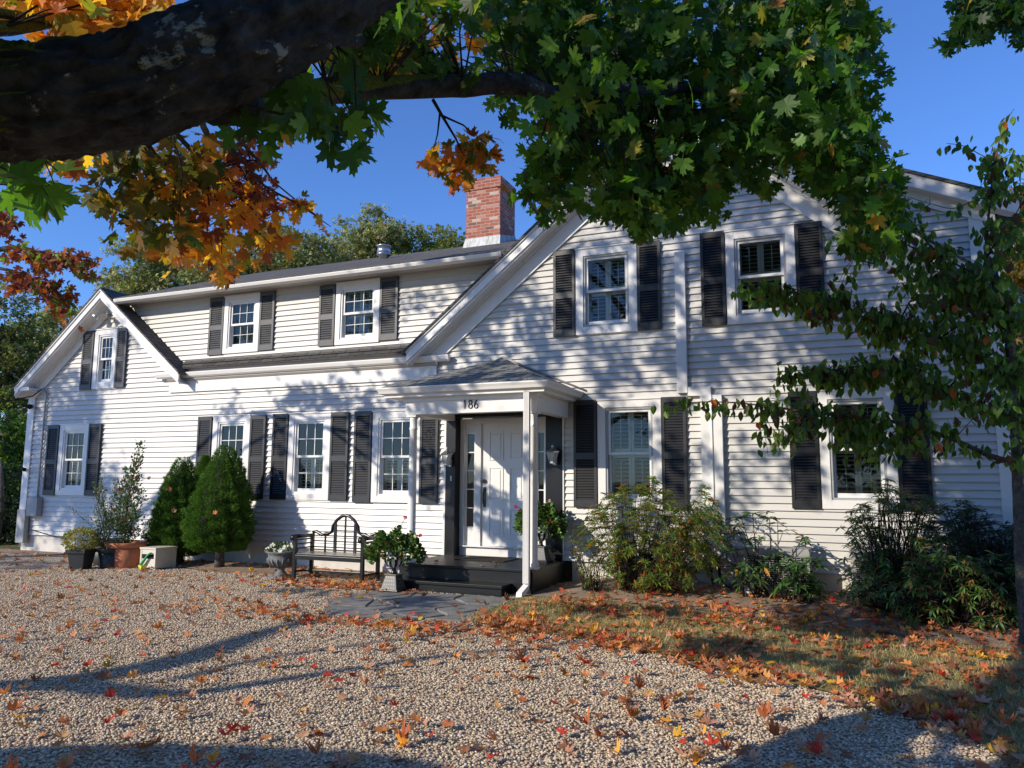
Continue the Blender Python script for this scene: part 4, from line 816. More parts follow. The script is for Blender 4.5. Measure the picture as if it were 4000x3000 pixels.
for i in range(17):
    a = random.uniform(0, 6.28); rr_ = random.uniform(.06, .25); c = np.array((cx+rr_*math.cos(a), cy+rr_*math.sin(a), z+.49+random.uniform(-.03, .10)-rr_*.25))
    fd = np.array((random.uniform(-.5, .5), -1, random.uniform(.1, .8))); fd /= np.linalg.norm(fd); q = []
    u1 = np.cross(fd, (0, 0, 1.)); u1 /= np.linalg.norm(u1); u2 = np.cross(u1, fd)
    for k_ in range(5): a_ = 2*math.pi*k_/5+.3; q.append(u1*math.cos(a_)+u2*math.sin(a_)+fd*.15)
    leaf_mesh('flower', PETAL_V, PETAL_F, np.tile(c, (5, 1)), np.array(q), .048, np.tile((.85, .85, .80), (5, 1)), roll=np.tile(fd, (5, 1)), mats=M['leaf'], parent=t)
# terracotta pot with a tall shrub, dark pots
def pot(name, cx, cy, r0, r1, h, mat, label, cat='plant pot', sq=False, group=None):
    t = thing(name, label, cat, (cx, cy, ZG), group); mb = MB(); z = ZG; n = 36
    if sq:
        mb.lathe([(r0*1.2, z), (r1*1.18, z+h*.8)], cx, cy, 4, sm=False, a0=math.pi/4+.3); mb.build('pot_body', mat, t, .01); mb = MB(); mb.lathe([(r1*1.36, z+h*.8), (r1*1.40, z+h), (r1*1.2, z+h), (r1*1.15, z+h*.93)], cx, cy, 4, sm=False, a0=math.pi/4+.3); mb.build('rim', mat, t, .006)
    else:
        mb.lathe([(r0, z), (r0*1.02, z+.01), (r1*.93, z+h*.82)], cx, cy, n); mb.build('pot_body', mat, t)
        mb = MB(); mb.lathe([(r1*.93, z+h*.80), (r1, z+h*.82), (r1*1.03, z+h*.99), (r1*1.0, z+h), (r1*.9, z+h), (r1*.88, z+h*.9)], cx, cy, n); mb.build('rim', mat, t)
    mb = MB(); mb.lathe([(r1*.88, z+h*.9), (r1*.88, z+h*.91)], cx, cy, 20); mb.build('soil', M['soil'], t)
pot('terracotta_pot', -12.30, -1.42, .25, .355, .46, M['terracotta'], 'large terracotta pot on the gravel beside the hose box')
pot('square_planter', -12.74, -1.98, .15, .195, .36, M['blackpot'], 'square black planter holding the low yellow-green bush', 'planter', True)
pot('dark_pot', -12.95, -1.30, .20, .30, .48, M['blackpot'], 'round dark pot behind the square planter, with wispy tall stems')
def stems_plant(name, cx, cy, z0, tips, label, leafn, size, pal, group=None, tv=OVAL_V, tf=OVAL_F, spread=.10, mat='leaf_gloss', sr=.007, cat='shrub', droop=.0, leafdir=.6):
    t = thing(name, label, cat, (cx, cy, z0), group); P = []; T = []; mb = MB()
    for tx, ty, tz in tips:
        b = np.array((cx+RNG.normal(0, .04), cy+RNG.normal(0, .04), z0-.03)); e = np.array((tx, ty, tz)); m = (b+e)/2+np.array((RNG.normal(0, .05), RNG.normal(0, .05), .05))
        mb.tube([b, m, e], [sr, sr*.7, sr*.25], 5)
        k = int(leafn*np.linalg.norm(e-b))
        s = RNG.uniform(.22, 1.03, k)[:, None]; q = np.where(s < .5, b+(m-b)*s*2, m+(e-m)*(s-.5)*2)
        o = RNG.normal(0, spread, (k, 3))*(1.15-s*.75); P.append(q+o); T.append(o*3+(e-b)*leafdir*.3+RNG.normal(0, .06, (k, 3))-np.array((0, 0, droop)))
    mb.build('stem', M['twig'], t); P = np.vstack(P); T = np.vstack(T)
    leaf_mesh('foliage', tv, tf, P, T, RNG.uniform(.7, 1.2, len(P))*size, palette(len(P), pal), curl=.3, mats=M[mat], parent=t); return t
tips = [(-12.16, -1.38, 2.20), (-12.10, -1.45, 1.9), (-12.45, -1.4, 1.75), (-12.55, -1.45, 1.35), (-11.95, -1.45, 1.3), (-12.0, -1.5, .95), (-12.62, -1.5, .95), (-12.7, -1.35, .75), (-12.3, -1.6, .9), (-12.35, -1.3, 1.5), (-11.85, -1.4, .7)]
stems_plant('potted_shrub', -12.3, -1.42, ZG+.42, tips, 'tall loose shrub with small leaves in the terracotta pot', 165, .055, [(4, (.07, .13, .045)), (2, (.13, .19, .08)), (.5, (.22, .08, .04)), (.4, (.4, .05, .04))], spread=.085)
tips = [(-12.95+RNG.normal(0, .28), -1.3+RNG.normal(0, .12), RNG.uniform(.8, 1.55)) for _ in range(16)]
stems_plant('wispy_shrub', -12.95, -1.3, ZG+.45, tips, 'wispy pale green shrub rising from the round dark pot', 95, .034, [(3, (.13, .17, .06)), (2, (.20, .22, .10)), (1, (.06, .09, .04))], spread=.06)
t = thing('golden_bush', 'low yellow-green bush filling the square black planter', 'shrub', (-12.78, -1.98, ZG+.38))
P, d = dome(1300, (-12.76, -2.0, .46), (.31, .28, .22), .45); P = P[P[:, 2] > .30]; leaf_mesh('foliage', OVAL_V, OVAL_F, P, (P-np.array((-12.8, -2, .45)))+RNG.normal(0, .09, P.shape), RNG.uniform(.03, .05, len(P)), palette(len(P), [(3, (.28, .24, .04)), (2, (.17, .19, .04)), (1, (.35, .22, .05))]), mats=M['leaf'], parent=t)
P, d = dome(1100, (-12.42, -1.62, .50), (.33, .3, .34), .45); t = thing('boxwood', 'dark green rounded bush between the golden bush and the terracotta pot', 'shrub', (-12.42, -1.62, ZG)); leaf_mesh('foliage', OVAL_V, OVAL_F, P, d+RNG.normal(0, .4, P.shape), RNG.uniform(.03, .045, len(P)), palette(len(P), [(3, (.035, .06, .02)), (1, (.07, .10, .03))]), mats=M['leaf_gloss'], parent=t)
pot('dark_tub', -12.42, -1.62, .17, .24, .36, M['blackpot'], 'round black tub under the dark bush beside the terracotta pot')
# hose box
hb = thing('hose_box', 'cream plastic hose reel box on the gravel between the pot and the spruces', 'hose box', (-11.55, -1.35, ZG))
z = ZG; X0, X1, Y0, Y1 = -11.80, -11.42, -1.53, -1.05
mb = MB()
for x in (X0, X1-.04):
    for y in (Y0, Y1-.04): mb.box(x, x+.04, y, y+.04, z, z+.36)
mb.box(X0-.01, X1+.01, Y0-.01, Y1+.01, z+.36, z+.39); mb.box(X0+.04, X1-.04, Y0+.005, Y0+.03, z+.02, z+.19); mb.box(X0+.04, X1-.04, Y0+.005, Y0+.03, z+.27, z+.359)
mb.build('frame', M['cream'], hb, .004)
mb = MB(); mb.box(X1-.03, X1-.012, Y0+.04, Y1-.04, z+.02, z+.359); mb.box(X0+.012, X0+.03, Y0+.04, Y1-.04, z+.02, z+.359); mb.box(X0+.04, X1-.04, Y1-.03, Y1-.01, z+.02, z+.359); mb.build('side_panel', M['cream'], hb)
mb = MB(); mb.tube([(X0+.06, (Y0+Y1)/2, z+.2), (X1-.06, (Y0+Y1)/2, z+.2)], .13, 20); mb.build('reel', M['dark'], hb)
sp_ = thing('hose_nozzle', 'green and yellow spray nozzle hanging on the front of the hose box', 'spray nozzle', (-11.68, -1.56, .1))
mb = MB(); mb.tube([(-11.50, -1.55, z+.30), (-11.56, -1.57, z+.27), (-11.68, -1.58, z+.12), (-11.74, -1.58, z+.06)], [.016, .020, .026, .032], 10); mb.build('handle', M['green_pl'], sp_)
mb = MB(); mb.tube([(-11.74, -1.58, z+.07), (-11.66, -1.60, z+.035), (-11.60, -1.61, z+.04)], [.03, .035, .055], 12); mb.build('spray_head', M['yellow_pl'], sp_)
# dwarf spruces
def spruce(cx, cy, z0, h, r, label, lean=(0, 0), seed=1, n=15000, shoulder=None):
    rg = np.random.default_rng(seed); t = thing('dwarf_spruce', label, 'conifer', (cx, cy, ZG), 'dwarf spruces by the wall')
    mb = MB(); mb.tube([(cx, cy, ZG-.05), (cx+.01, cy, .15), (cx+.02, cy, .45), (cx+lean[0], cy+lean[1], h*.8)], [.10, .075, .07, .02], 12, bump=.3)
    for i in range(10): a = rg.uniform(0, 6.28); mb.tube([(cx, cy, .22+.03*i), (cx+.2*math.cos(a), cy+.2*math.sin(a), .28+.03*i)], [.015, .005], 5)
    mb.build('trunk', M['bark2'], t)
    u = 1-np.sqrt(1-rg.uniform(0, 1, n)*.998); a = rg.uniform(0, 2*math.pi, n)
    prof = np.interp(u, [0, .05, .22, .5, .75, .9, 1], [.62, .86, 1, .82, .52, .27, .02])
    lump = 1+.15*np.sin(a*3+u*9+seed)*np.cos(u*14+a*2)+.12*np.sin(a*7-u*22+seed*2)*np.sin(u*31+a*3)+.10*np.sin(a*11+u*37+seed)*np.cos(a*5-u*29)
    rad = r*prof*lump*(.80+.22*rg.uniform(0, 1, n)**.45); z = z0+(h-z0)*u
    P = np.c_[cx+lean[0]*u+rad*np.cos(a), cy+lean[1]*u+rad*np.sin(a), z]
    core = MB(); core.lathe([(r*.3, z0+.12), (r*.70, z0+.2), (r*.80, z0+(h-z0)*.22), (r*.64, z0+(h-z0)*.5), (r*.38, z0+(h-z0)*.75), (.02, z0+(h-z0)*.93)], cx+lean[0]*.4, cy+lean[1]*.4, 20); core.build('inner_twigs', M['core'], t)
    if shoulder:
        sx, sy, sh, sr = shoulder; m = int(n*.14); uu = rg.uniform(0, 1, m); aa = rg.uniform(0, 6.28, m); rr_ = sr*(1-uu*.92)*(.8+.25*rg.uniform(0, 1, m)); P = np.vstack([P, np.c_[sx+rr_*np.cos(aa), sy+rr_*np.sin(aa), sh-sr*2.4+uu*sr*2.4]])
        a = np.r_[a, aa]; 
    T = np.c_[np.cos(a), np.sin(a), np.full(len(a), .75)]+rg.normal(0, .45, (len(a), 3))
    leaf_mesh('foliage', TUFT_V, TUFT_F, P, T, rg.uniform(.045, .08, len(P)), palette(len(P), [(4, (.075, .17, .02)), (3, (.11, .23, .03)), (1, (.16, .26, .05)), (1, (.04, .09, .018))], .2), mats=M['needle'], parent=t)
spruce(-11.86, -.58, .10, 2.06, .55, 'broad dwarf spruce on the left, nearer the hose box, with the lower tip', (-.02, 0), 3, 30000, (-11.28, -.62, 2.0, .15))
spruce(-10.58, -.85, .26, 2.28, .56, 'taller dwarf spruce on the right with bare trunk showing, nearer the bench', (-.02, .03), 5, 32000)
# climbing shrub between the pot and the spruce
tips = [(-12.05, -.25, 1.95), (-11.9, -.25, 1.6), (-12.2, -.25, 1.35), (-12.3, -.25, .9), (-12.0, -.25, 1.1)]
stems_plant('rose_bush', -11.95, -.25, ZG, tips, 'thin twiggy rose bush against the wall left of the spruces', 42, .05, [(2, (.08, .10, .06)), (1, (.14, .15, .08))], spread=.07)
#@@TREES
# ================================================================== THE BIG MAPLE OVERHEAD
GREEN = [(4, (.036, .085, .010)), (3, (.058, .125, .012)), (2.4, (.095, .18, .018)), (.25, (.22, .22, .03)), (.12, (.42, .20, .03))]
YGRN = [(3, (.09, .19, .02)), (2, (.05, .12, .014)), (.4, (.30, .26, .03))]
ORNG = [(4, (.66, .26, .03)), (3, (.52, .16, .02)), (3, (.70, .36, .04)), (1.5, (.22, .20, .03)), (1, (.28, .07, .02))]
OLIV = [(3, (.075, .085, .012)), (3, (.13, .105, .015)), (2, (.26, .13, .015)), (1, (.045, .08, .012))]
DRED = [(4, (.19, .04, .03)), (2, (.28, .07, .03)), (1, (.36, .15, .04))]
maple = thing('maple_tree', 'huge old maple whose thick mossy limb and leafy boughs hang over the foreground', 'tree', (-4.0, -14.0, ZG))
def limb(name, pts, rads, mat='bark', n=16, bmp=.10, wob=.0, par=None, sub=6):
    P = np.array(pts, float); k = len(P); ts = np.linspace(0, k-1, (k-1)*sub+1); Q = []
    for t in ts:                                    # Catmull-Rom through the points
        i = min(int(t), k-2); u = t-i; p0, p1, p2, p3 = P[max(i-1, 0)], P[i], P[i+1], P[min(i+2, k-1)]
        Q.append(.5*((2*p1)+(-p0+p2)*u+(2*p0-5*p1+4*p2-p3)*u*u+(-p0+3*p1-3*p2+p3)*u**3)+(RNG.normal(0, wob, 3) if wob else 0))
    R = np.interp(ts, range(k), rads); mb = MB(); mb.tube(Q, R, n, bump=bmp); return mb.build(name, M[mat], par or maple)
limb('trunk', [(-4.1, -14.2, -.3), (-4.05, -14.1, .6), (-4.0, -13.95, 1.8), (-4.0, -13.9, 2.6), (-4.6, -14.3, 4.5), (-5.4, -14.6, 7.5)], [.58, .48, .43, .44, .28, .12], n=20)
A0, A1, A2, A3 = at(-120, 222, 2.75), at(190, 210, 2.75), at(410, 140, 2.8), at(640, 30, 2.95)
from mathutils import noise as MN
def rough_limb(name, pts, rads, n=110, sub=60, par=None):
    P = np.array(pts, float); k = len(P); ts = np.linspace(0, k-1, (k-1)*sub+1); Q = []
    for t in ts:
        i = min(int(t), k-2); u = t-i; p0, p1, p2, p3 = P[max(i-1, 0)], P[i], P[i+1], P[min(i+2, k-1)]
        Q.append(.5*((2*p1)+(-p0+p2)*u+(2*p0-5*p1+4*p2-p3)*u*u+(-p0+3*p1-3*p2+p3)*u**3))
    Q = np.array(Q); R = np.interp(ts, range(k), rads); arc = np.r_[0, np.cumsum(np.linalg.norm(np.diff(Q, axis=0), axis=1))]
    u = np.cross(Q[1]-Q[0], [.31, .2, .93]); u /= np.linalg.norm(u); V = np.zeros((len(Q), n, 3))
    for i in range(len(Q)):
        t = Q[min(i+1, len(Q)-1)]-Q[max(i-1, 0)]; t /= np.linalg.norm(t); u = u-t*(u@t); u /= np.linalg.norm(u); v = np.cross(t, u)
        for j in range(n):
            a = 2*math.pi*j/n; c_, s_ = math.cos(a), math.sin(a); r0 = R[i]
            f = MN.noise((c_*r0*26+arc[i]*1.1, s_*r0*26, arc[i]*5.5)); g = MN.noise((c_*1.3, s_*1.3, arc[i]*1.7)); h = MN.noise((c_*r0*60, s_*r0*60, arc[i]*16))
            V[i, j] = Q[i]+(u*c_+v*s_)*(r0*(1+.10*g)+.034*(1-abs(f)*2.6)+.008*h)
    mb = MB(); mb.add(V.reshape(-1, 3), [(i*n+j, i*n+(j+1) % n, (i+1)*n+(j+1) % n, (i+1)*n+j) for i in range(len(Q)-1) for j in range(n)], 0, True); return mb.build(name, M['bark'], par or maple)
LP = [(-4.0, -13.9, 2.3), (-3.95, -13.0, 2.62), (-3.75, -11.8, 2.72), (-3.4, -10.85, 2.80), A0, A1, A2, A3, at(880, -130, 3.2), at(1250, -420, 3.8)]; LR = [.36, .32, .27, .225, .190, .178, .157, .150, .14, .10]
rough_limb('limb', LP, LR)
B = [at(470, 210, 3.1), at(580, 232, 4.2), at(700, 198, 4.7), at(820, 190, 5.0), at(1000, 185, 5.4), at(1110, 180, 5.6), at(1200, 205, 5.9), at(1330, 192, 6.2), at(1420, 215, 6.4), at(1500, 248, 6.7), at(1600, 235, 7.0), at(1750, 260, 7.4)]
limb('branch', B, [.11, .095, .082, .078, .078, .08, .07, .062, .06, .055, .035, .012], n=14, bmp=.10)
limb('branch', [B[8], at(1480, 190, 6.6), at(1600, 215, 7.0), at(1750, 190, 7.6)], [.045, .035, .022, .01], n=8)
limb('branch', [A3, at(760, 90, 4.0), at(800, 78, 4.6), at(850, 110, 5.2), at(900, 160, 5.6), at(940, 200, 5.8)], [.06, .035, .035, .02, .016, .008], n=8)
limb('branch', [at(-150, 60, 4.2), at(0, 62, 4.5), at(100, 50, 4.9), at(160, 42, 5.2), at(260, 60, 5.6), at(360, 120, 6)], [.06, .045, .035, .03, .018, .008], n=8)
limb('branch', [at(-150, 5, 4.2), at(0, 28, 4.5), at(120, 45, 4.9)], [.04, .03, .022], n=8)
# high limbs left of and above the viewer, out of the picture: their shadows lie across the drive
def up(x, y, h): k = h/math.tan(math.radians(SUN_EL)); return (x-math.sin(math.radians(SUN_AZ))*k, y-math.cos(math.radians(SUN_AZ))*k, ZG+h)
def gp(ox, oy):
    d = ray(ox*OV, oy*OV); q = CAM+d*(ZG-CAM[2])/d[2]; return q[0], q[1]
def shadow_limb(pts, hs, rads, n=10): return limb('limb', [up(*gp(*p), h) for p, h in zip(pts, hs)], rads, n=n)
shadow_limb([(-500, 1520), (-150, 1495), (60, 1480), (250, 1455), (430, 1415), (560, 1370), (680, 1338), (760, 1318)], [4.0, 4.3, 4.5, 4.7, 5.0, 5.3, 5.6, 5.9], [.22, .21, .20, .19, .14, .10, .06, .02])
shadow_limb([(-500, 1700), (-200, 1660), (100, 1640), (450, 1640), (750, 1650), (950, 1668)], [3.0, 3.2, 3.4, 3.6, 3.8, 4.0], [.22, .20, .18, .16, .12, .05])
shadow_limb([(150, 1478), (380, 1500), (600, 1470), (800, 1440), (1000, 1412), (1180, 1398), (1330, 1370)], [4.6, 4.8, 5.1, 5.3, 5.6, 5.9, 6.2], [.12, .09, .075, .06, .05, .04, .015])
shadow_limb([(380, 1470), (540, 1430), (760, 1395), (960, 1372), (1040, 1352)], [5.0, 5.3, 5.6, 5.8, 6.1], [.06, .045, .04, .03, .012])
shadow_limb([(-120, 1390), (60, 1384), (210, 1374)], [5.5, 5.8, 6.0], [.05, .035, .015])
twig = MB()
def clumpy(poly, depth, n, size, pal, name, ncl=None, sp=.22, droop=.9, src=None, ntw=0, mat='leaf', parent=None, curl=.5, tv=MAPLE_V, tf=MAPLE_F):
    """leaves hung in clusters over a region of the crown; each cluster has a twig back towards its branch"""
    poly = np.array(poly, float); lo, hi = poly.min(0), poly.max(0); ncl = ncl or max(6, n//14); C = []
    while len(C) < ncl:
        q = RNG.uniform(lo, hi, (400, 2)); q = q[in_poly(q[:, 0], q[:, 1], poly)]
        C += [at(a, b, RNG.uniform(*depth)) for a, b in q[:ncl-len(C)]]
    C = np.array(C); i = RNG.integers(ncl, size=n*2); o = RNG.normal(0, 1, (n*2, 3))*np.array([sp, sp, sp*.6]); P = C[i]+o
    d = P-CAM; q = d@_fw; ox = (2000+F_PX*(d@_r2)/q)/OV; oy = (1500-F_PX*(d@_u2)/q)/OV
    jx, jy = RNG.uniform(0, 6, 2); k = in_poly(ox+13*np.sin(oy/16+jx)+7*np.sin(oy/7.3+jy)+RNG.normal(0, 7, len(ox)), oy+13*np.sin(ox/15+jy)+7*np.sin(ox/6.7+jx)+RNG.normal(0, 6, len(ox)), poly); P, o = P[k][:n], o[k][:n]
    T = o*.9+RNG.normal(0, .45, P.shape); T[:, 2] -= droop*RNG.uniform(.2, 1.2, len(P))*.8
    leaf_mesh(name, tv, tf, P, T, RNG.uniform(.75, 1.15, len(P))*size, palette(len(P), pal), curl=curl*1.5, mats=M[mat], parent=parent or maple)
    if src is not None:
        S = np.array(src)
        for c in C[:ntw]:
            s = S[np.argmin(np.linalg.norm(S-c, axis=1))]; m = (s+c)/2+RNG.normal(0, .06, 3)+np.array((0, 0, .05)); twig.tube([s, m, c], [.010, .006, .0025], 4)
BS = B+[A0, A1, A2, A3]
NL = 1.0
clumpy([(470, 235), (560, 240), (640, 150), (700, 180), (800, 200), (812, 290), (770, 350), (735, 345), (700, 290), (640, 275), (600, 305), (560, 300), (480, 285)], (2.9, 3.7), 95, .135, GREEN, 'foliage', 16, .16, src=BS, ntw=16)
clumpy([(600, 160), (700, 110), (770, 30), (850, -30), (1060, -40), (1040, 60), (880, 20), (860, 90), (800, 120), (720, 170)], (4.2, 5.6), 210, .15, GREEN, 'foliage', 22, .2, src=BS, ntw=22)
clumpy([(800, 100), (900, 60), (960, 130), (1060, 100), (1060, 150), (1000, 165), (850, 165)], (5.0, 6.4), 150, .14, GREEN, 'foliage', 16, .2, src=BS, ntw=16)
MAIN = [(1040, -60), (1880, -60), (1895, 60), (1915, 180), (1895, 280), (1840, 300), (1790, 330), (1730, 390), (1640, 410), (1590, 400), (1560, 455), (1480, 470), (1400, 500), (1360, 490), (1250, 440), (1190, 470), (1150, 470), (1115, 430), (1140, 300), (1100, 265), (1060, 240), (1050, 100)]
clumpy(MAIN, (6.3, 8.5), 4300, .145, GREEN, 'foliage', 165, .21, src=BS, ntw=130)
clumpy([(1040, -60), (1880, -60), (1890, 200), (1700, 300), (1300, 330), (1150, 240), (1050, 120)], (6.2, 8.8), 1700, .145, GREEN, 'foliage', 70, .24)
clumpy([(1300, 380), (1450, 400), (1440, 490), (1370, 500), (1330, 460)], (5.6, 6.6), 170, .15, GREEN, 'foliage', 12, .15, src=BS, ntw=12)
clumpy([(1700, 260), (1880, 280), (1945, 390), (1950, 520), (1900, 560), (1850, 530), (1800, 430), (1730, 390)], (6.2, 8.0), 620, .15, GREEN+[(1.2, (.10, .20, .02)), (.5, (.45, .22, .03))], 'foliage', 36, .22, src=BS, ntw=30)
clumpy([(1120, 20), (1860, 10), (1880, 330), (1500, 440), (1200, 420), (1130, 250)], (5.0, 6.2), 190, .15, YGRN, 'foliage', 80, .2)
clumpy([(620, 20), (900, -20), (880, 60), (760, 120), (700, 130)], (5.0, 7.0), 150, .12, ORNG, 'foliage', 14, .2)
clumpy([(700, 90), (860, 60), (870, 150), (760, 165), (710, 130)], (5.5, 6.5), 130, .12, ORNG+[(4, (.30, .28, .04))], 'foliage', 12, .15, src=BS, ntw=12)
clumpy([(880, 20), (1060, 0), (1060, 100), (960, 110)], (5.5, 7), 60, .12, ORNG, 'foliage', 10, .2, src=BS, ntw=10)
clumpy([(925, 330), (975, 290), (1000, 250), (1010, 300), (1050, 285), (1078, 300), (1072, 345), (1040, 380), (1005, 405), (960, 370), (922, 368)], (5.8, 6.3), 120, .12, ORNG+[(3, (.13, .13, .02))], 'foliage', 14, .10)
twig.tube([at(935, 215, 5.8), at(955, 250, 5.9), at(985, 300, 6.0), at(1005, 345, 6.0)], [.014, .012, .008, .004], 6); twig.tube([at(955, 250, 5.9), at(1000, 270, 6.0), at(1050, 310, 6.0)], [.010, .007, .003], 5); twig.tube([at(950, 245, 5.9), at(945, 290, 5.9), at(930, 345, 5.9)], [.009, .006, .003], 5)
TL1 = [at(360, 240, 4.5), at(440, 370, 5.4), at(560, 430, 6), at(640, 520, 6.4)]
for pts, r_ in (([at(430, 245, 4.0), at(455, 300, 5.0), at(520, 340, 5.3), at(570, 400, 5.8), at(650, 445, 6.2), at(715, 490, 6.5)], .022), ([at(300, 250, 4.4), at(330, 330, 5), at(400, 390, 5.5), at(480, 420, 6), at(540, 480, 6.3)], .022), ([at(480, 260, 4.6), at(560, 350, 5.6), at(600, 400, 6), at(690, 470, 6.4)], .014), ([at(240, 300, 4.2), at(260, 380, 5), at(300, 450, 5.4)], .016), ([at(360, 260, 4.5), at(420, 330, 5.2), at(520, 410, 5.8), at(560, 500, 6.2), at(600, 540, 6.4)], .018)):
    limb('branch', pts, np.linspace(r_, .003, len(pts)), mat='bark2', n=7, bmp=.3)
clumpy([(195, 330), (330, 300), (440, 290), (500, 330), (470, 400), (400, 440), (420, 520), (330, 560), (270, 520), (250, 450), (195, 430)], (4.8, 6.0), 260, .14, OLIV, 'foliage', 26, .2, src=TL1, ntw=14)
clumpy([(300, 360), (440, 330), (560, 370), (560, 440), (640, 500), (640, 545), (560, 560), (500, 600), (440, 580), (340, 575), (290, 520), (380, 440)], (5.2, 6.6), 330, .12, ORNG, 'foliage', 34, .16, src=TL1, ntw=20)
clumpy([(470, 265), (560, 290), (595, 380), (620, 440), (560, 470), (480, 420), (440, 480), (380, 500), (430, 390)], (5.4, 6.6), 260, .085, DRED, 'foliage', 34, .13, src=TL1, ntw=24)
clumpy([(600, 415), (650, 430), (720, 480), (712, 500), (640, 460), (610, 470)], (6.2, 6.6), 34, .10, ORNG, 'foliage', 10, .08)
clumpy([(-20, 345), (60, 345), (130, 350), (120, 400), (128, 440), (60, 430), (0, 420), (-30, 440)], (3.1, 3.9), 42, .16, YGRN, 'foliage', 10, .15, src=[A0, A1], ntw=10)
clumpy([(100, 320), (200, 325), (190, 350), (110, 370)], (3.6, 4.6), 40, .11, ORNG, 'foliage', 8, .12)
clumpy([(60, 40), (180, 60), (300, 40), (385, -30), (0, -40), (-20, 30), (60, 30)], (4.6, 6.2), 520, .14, ORNG+[(1.5, (.30, .27, .03))], 'foliage', 30, .2, src=[at(0, 62, 4.5), at(160, 42, 5.2), at(260, 60, 5.6)], ntw=24)
clumpy([(60, 60), (180, 70), (240, 90), (220, 110), (70, 95)], (5, 6), 50, .12, ORNG+DRED, 'foliage', 10, .12)
# the rest of the crown, above and beside the picture: clumps where its shade falls on the front
def shade_crown(spots, name='foliage', size=.15, pal=GREEN):
    Ps = []
    for x, y, z, rx, rz, n, t0, t1 in spots:
        k = int(n*((2.7 if z < 3.7 else 2.2) if x > -5 else 1.5)*(1 if z > .1 or len(name) == 0 else .42)); ncl = max(3, k//42); cx = RNG.normal(0, 1, (ncl, 2))*.66; i = RNG.integers(ncl, size=k); o = cx[i]+RNG.normal(0, .23, (k, 2))/np.array([max(.45, rx), max(.45, rz)])
        T0 = np.array([x, y, z])+np.c_[o[:, 0]*rx, np.zeros(k) if z > .1 else o[:, 1]*rz, o[:, 1]*rz if z > .1 else np.zeros(k)]
        tc = RNG.uniform(t0, t1, ncl)[i]+RNG.normal(0, .15, k)
        Ps.append(T0-SDIR*tc[:, None])
    P = np.vstack(Ps); P = P[~in_frame(P, 160) & (P[:, 2] > 1.9) & (np.linalg.norm(P-CAM, axis=1) > 2.4)]; P = P[~in_frame(P, 420) | (np.linalg.norm(P-CAM, axis=1) > 5)]
    T = RNG.normal(0, .5, P.shape); T[:, 2] -= .6
    leaf_mesh(name, MAPLE_V, MAPLE_F, P, T, RNG.uniform(.8, 1.15, len(P))*size, palette(len(P), pal), curl=.5, mats=M['leaf'], parent=maple); return P
spots = [  # where the shade falls (x,y,z), spread, leaves, distance up the sun's rays
    (-4.4, 0, 4.5, 1.5, .7, 240, 9, 13), (-5.4, 0, 4.4, 1.0, .5, 120, 9, 13), (-3.0, 0, 3.5, 1.6, .5, 240, 9, 13), (-2.2, 0, 4.6, 1.2, .8, 170, 9, 13), (-.9, 0, 4.7, 1.2, .8, 190, 9, 14), (.5, 0, 4.6, 1.2, .9, 330, 9, 14), (.3, 0, 3.4, 1.6, .5, 240, 9, 14), (1.6, 0, 4.0, .8, 1.0, 260, 9, 14),
    (-2.3, 0, 6.2, 1.6, .7, 260, 9, 14), (0, 0, 6.0, 1.3, .7, 260, 9, 14), (1.8, 0, 5.4, 1.0, .6, 330, 9, 14), (-3.4, 0, 5.6, .9, .6, 110, 9, 13),
    (-9.5, 0, 3.2, 1.2, .25, 170, 9, 12), (-7.6, 0, 3.1, 1.0, .35, 190, 9, 12), (-6.8, 0, 3.6, .6, .35, 100, 9, 12), (-8.4, 0, 2.2, 1.4, .6, 120, 9, 12), (-6.3, 0, 1.6, .6, .5, 45, 8, 12), (-5.2, -1.5, 3.3, 1.4, .35, 190, 8, 11), (-5.3, -1.5, 2.8, 1.0, .2, 60, 8, 11),
    (-7.0, 0, 5.1, .6, .3, 100, 9, 12), (-6.0, 0, 5.6, .5, .2, 70, 9, 12), (-1.8, 0, 1.9, 1.2, .7, 170, 7, 12), (-.6, 0, 1.3, 1.0, .5, 110, 7, 12), (1.0, 0, 1.0, 1.1, .5, 230, 7, 12), (-3.3, 0, .9, .8, .4, 70, 7, 11),
    (-5.4, -2.9, 0, 1.5, .5, 160, 6, 10), (-2.6, -2.4, 0, 1.6, .5, 170, 5, 10), (-.6, -2.6, 0, 1.4, .6, 220, 5, 10), (-.8, -4.0, 0, 1.2, .3, 90, 5, 10), (1.4, -2.6, 0, 1.2, .6, 260, 5, 10), (1.5, -5.7, 0, .55, .7, 900, 4.8, 8), (1.0, -6.9, 0, .5, .5, 700, 4.6, 7), (2.0, -4.8, 0, .6, .6, 600, 5, 8), (-1.2, -3.9, 0, 1.2, .25, 80, 5, 9), (-7.3, -2.6, 0, 1.0, .25, 80, 6, 10)]
def tgt(p, rx, rz, n, t0, t1): return (p[0], p[1], p[2], rx, rz, n, t0, t1)
spots += [tgt(at(400, 150, 2.8), .5, .25, 130, .8, 2.5), tgt(at(650, 60, 2.9), .5, .4, 230, 1.0, 4), tgt(at(1300, 150, 6.3), 1.6, .9, 360, 1.5, 6), tgt(at(1650, 200, 7.0), 1.4, 1.1, 360, 1.5, 6), tgt(at(1000, 180, 5.6), 1.0, .5, 200, 1.5, 6)]
SP = shade_crown(spots)
SRC = np.array([np.array(up(*gp(*p), h)) for p, h in (((60, 1480), 4.5), ((430, 1415), 5), ((600, 1470), 5.1), ((1000, 1412), 5.6), ((760, 1395), 5.6))]+[np.array((-5.2, -14.3, 5.0))])
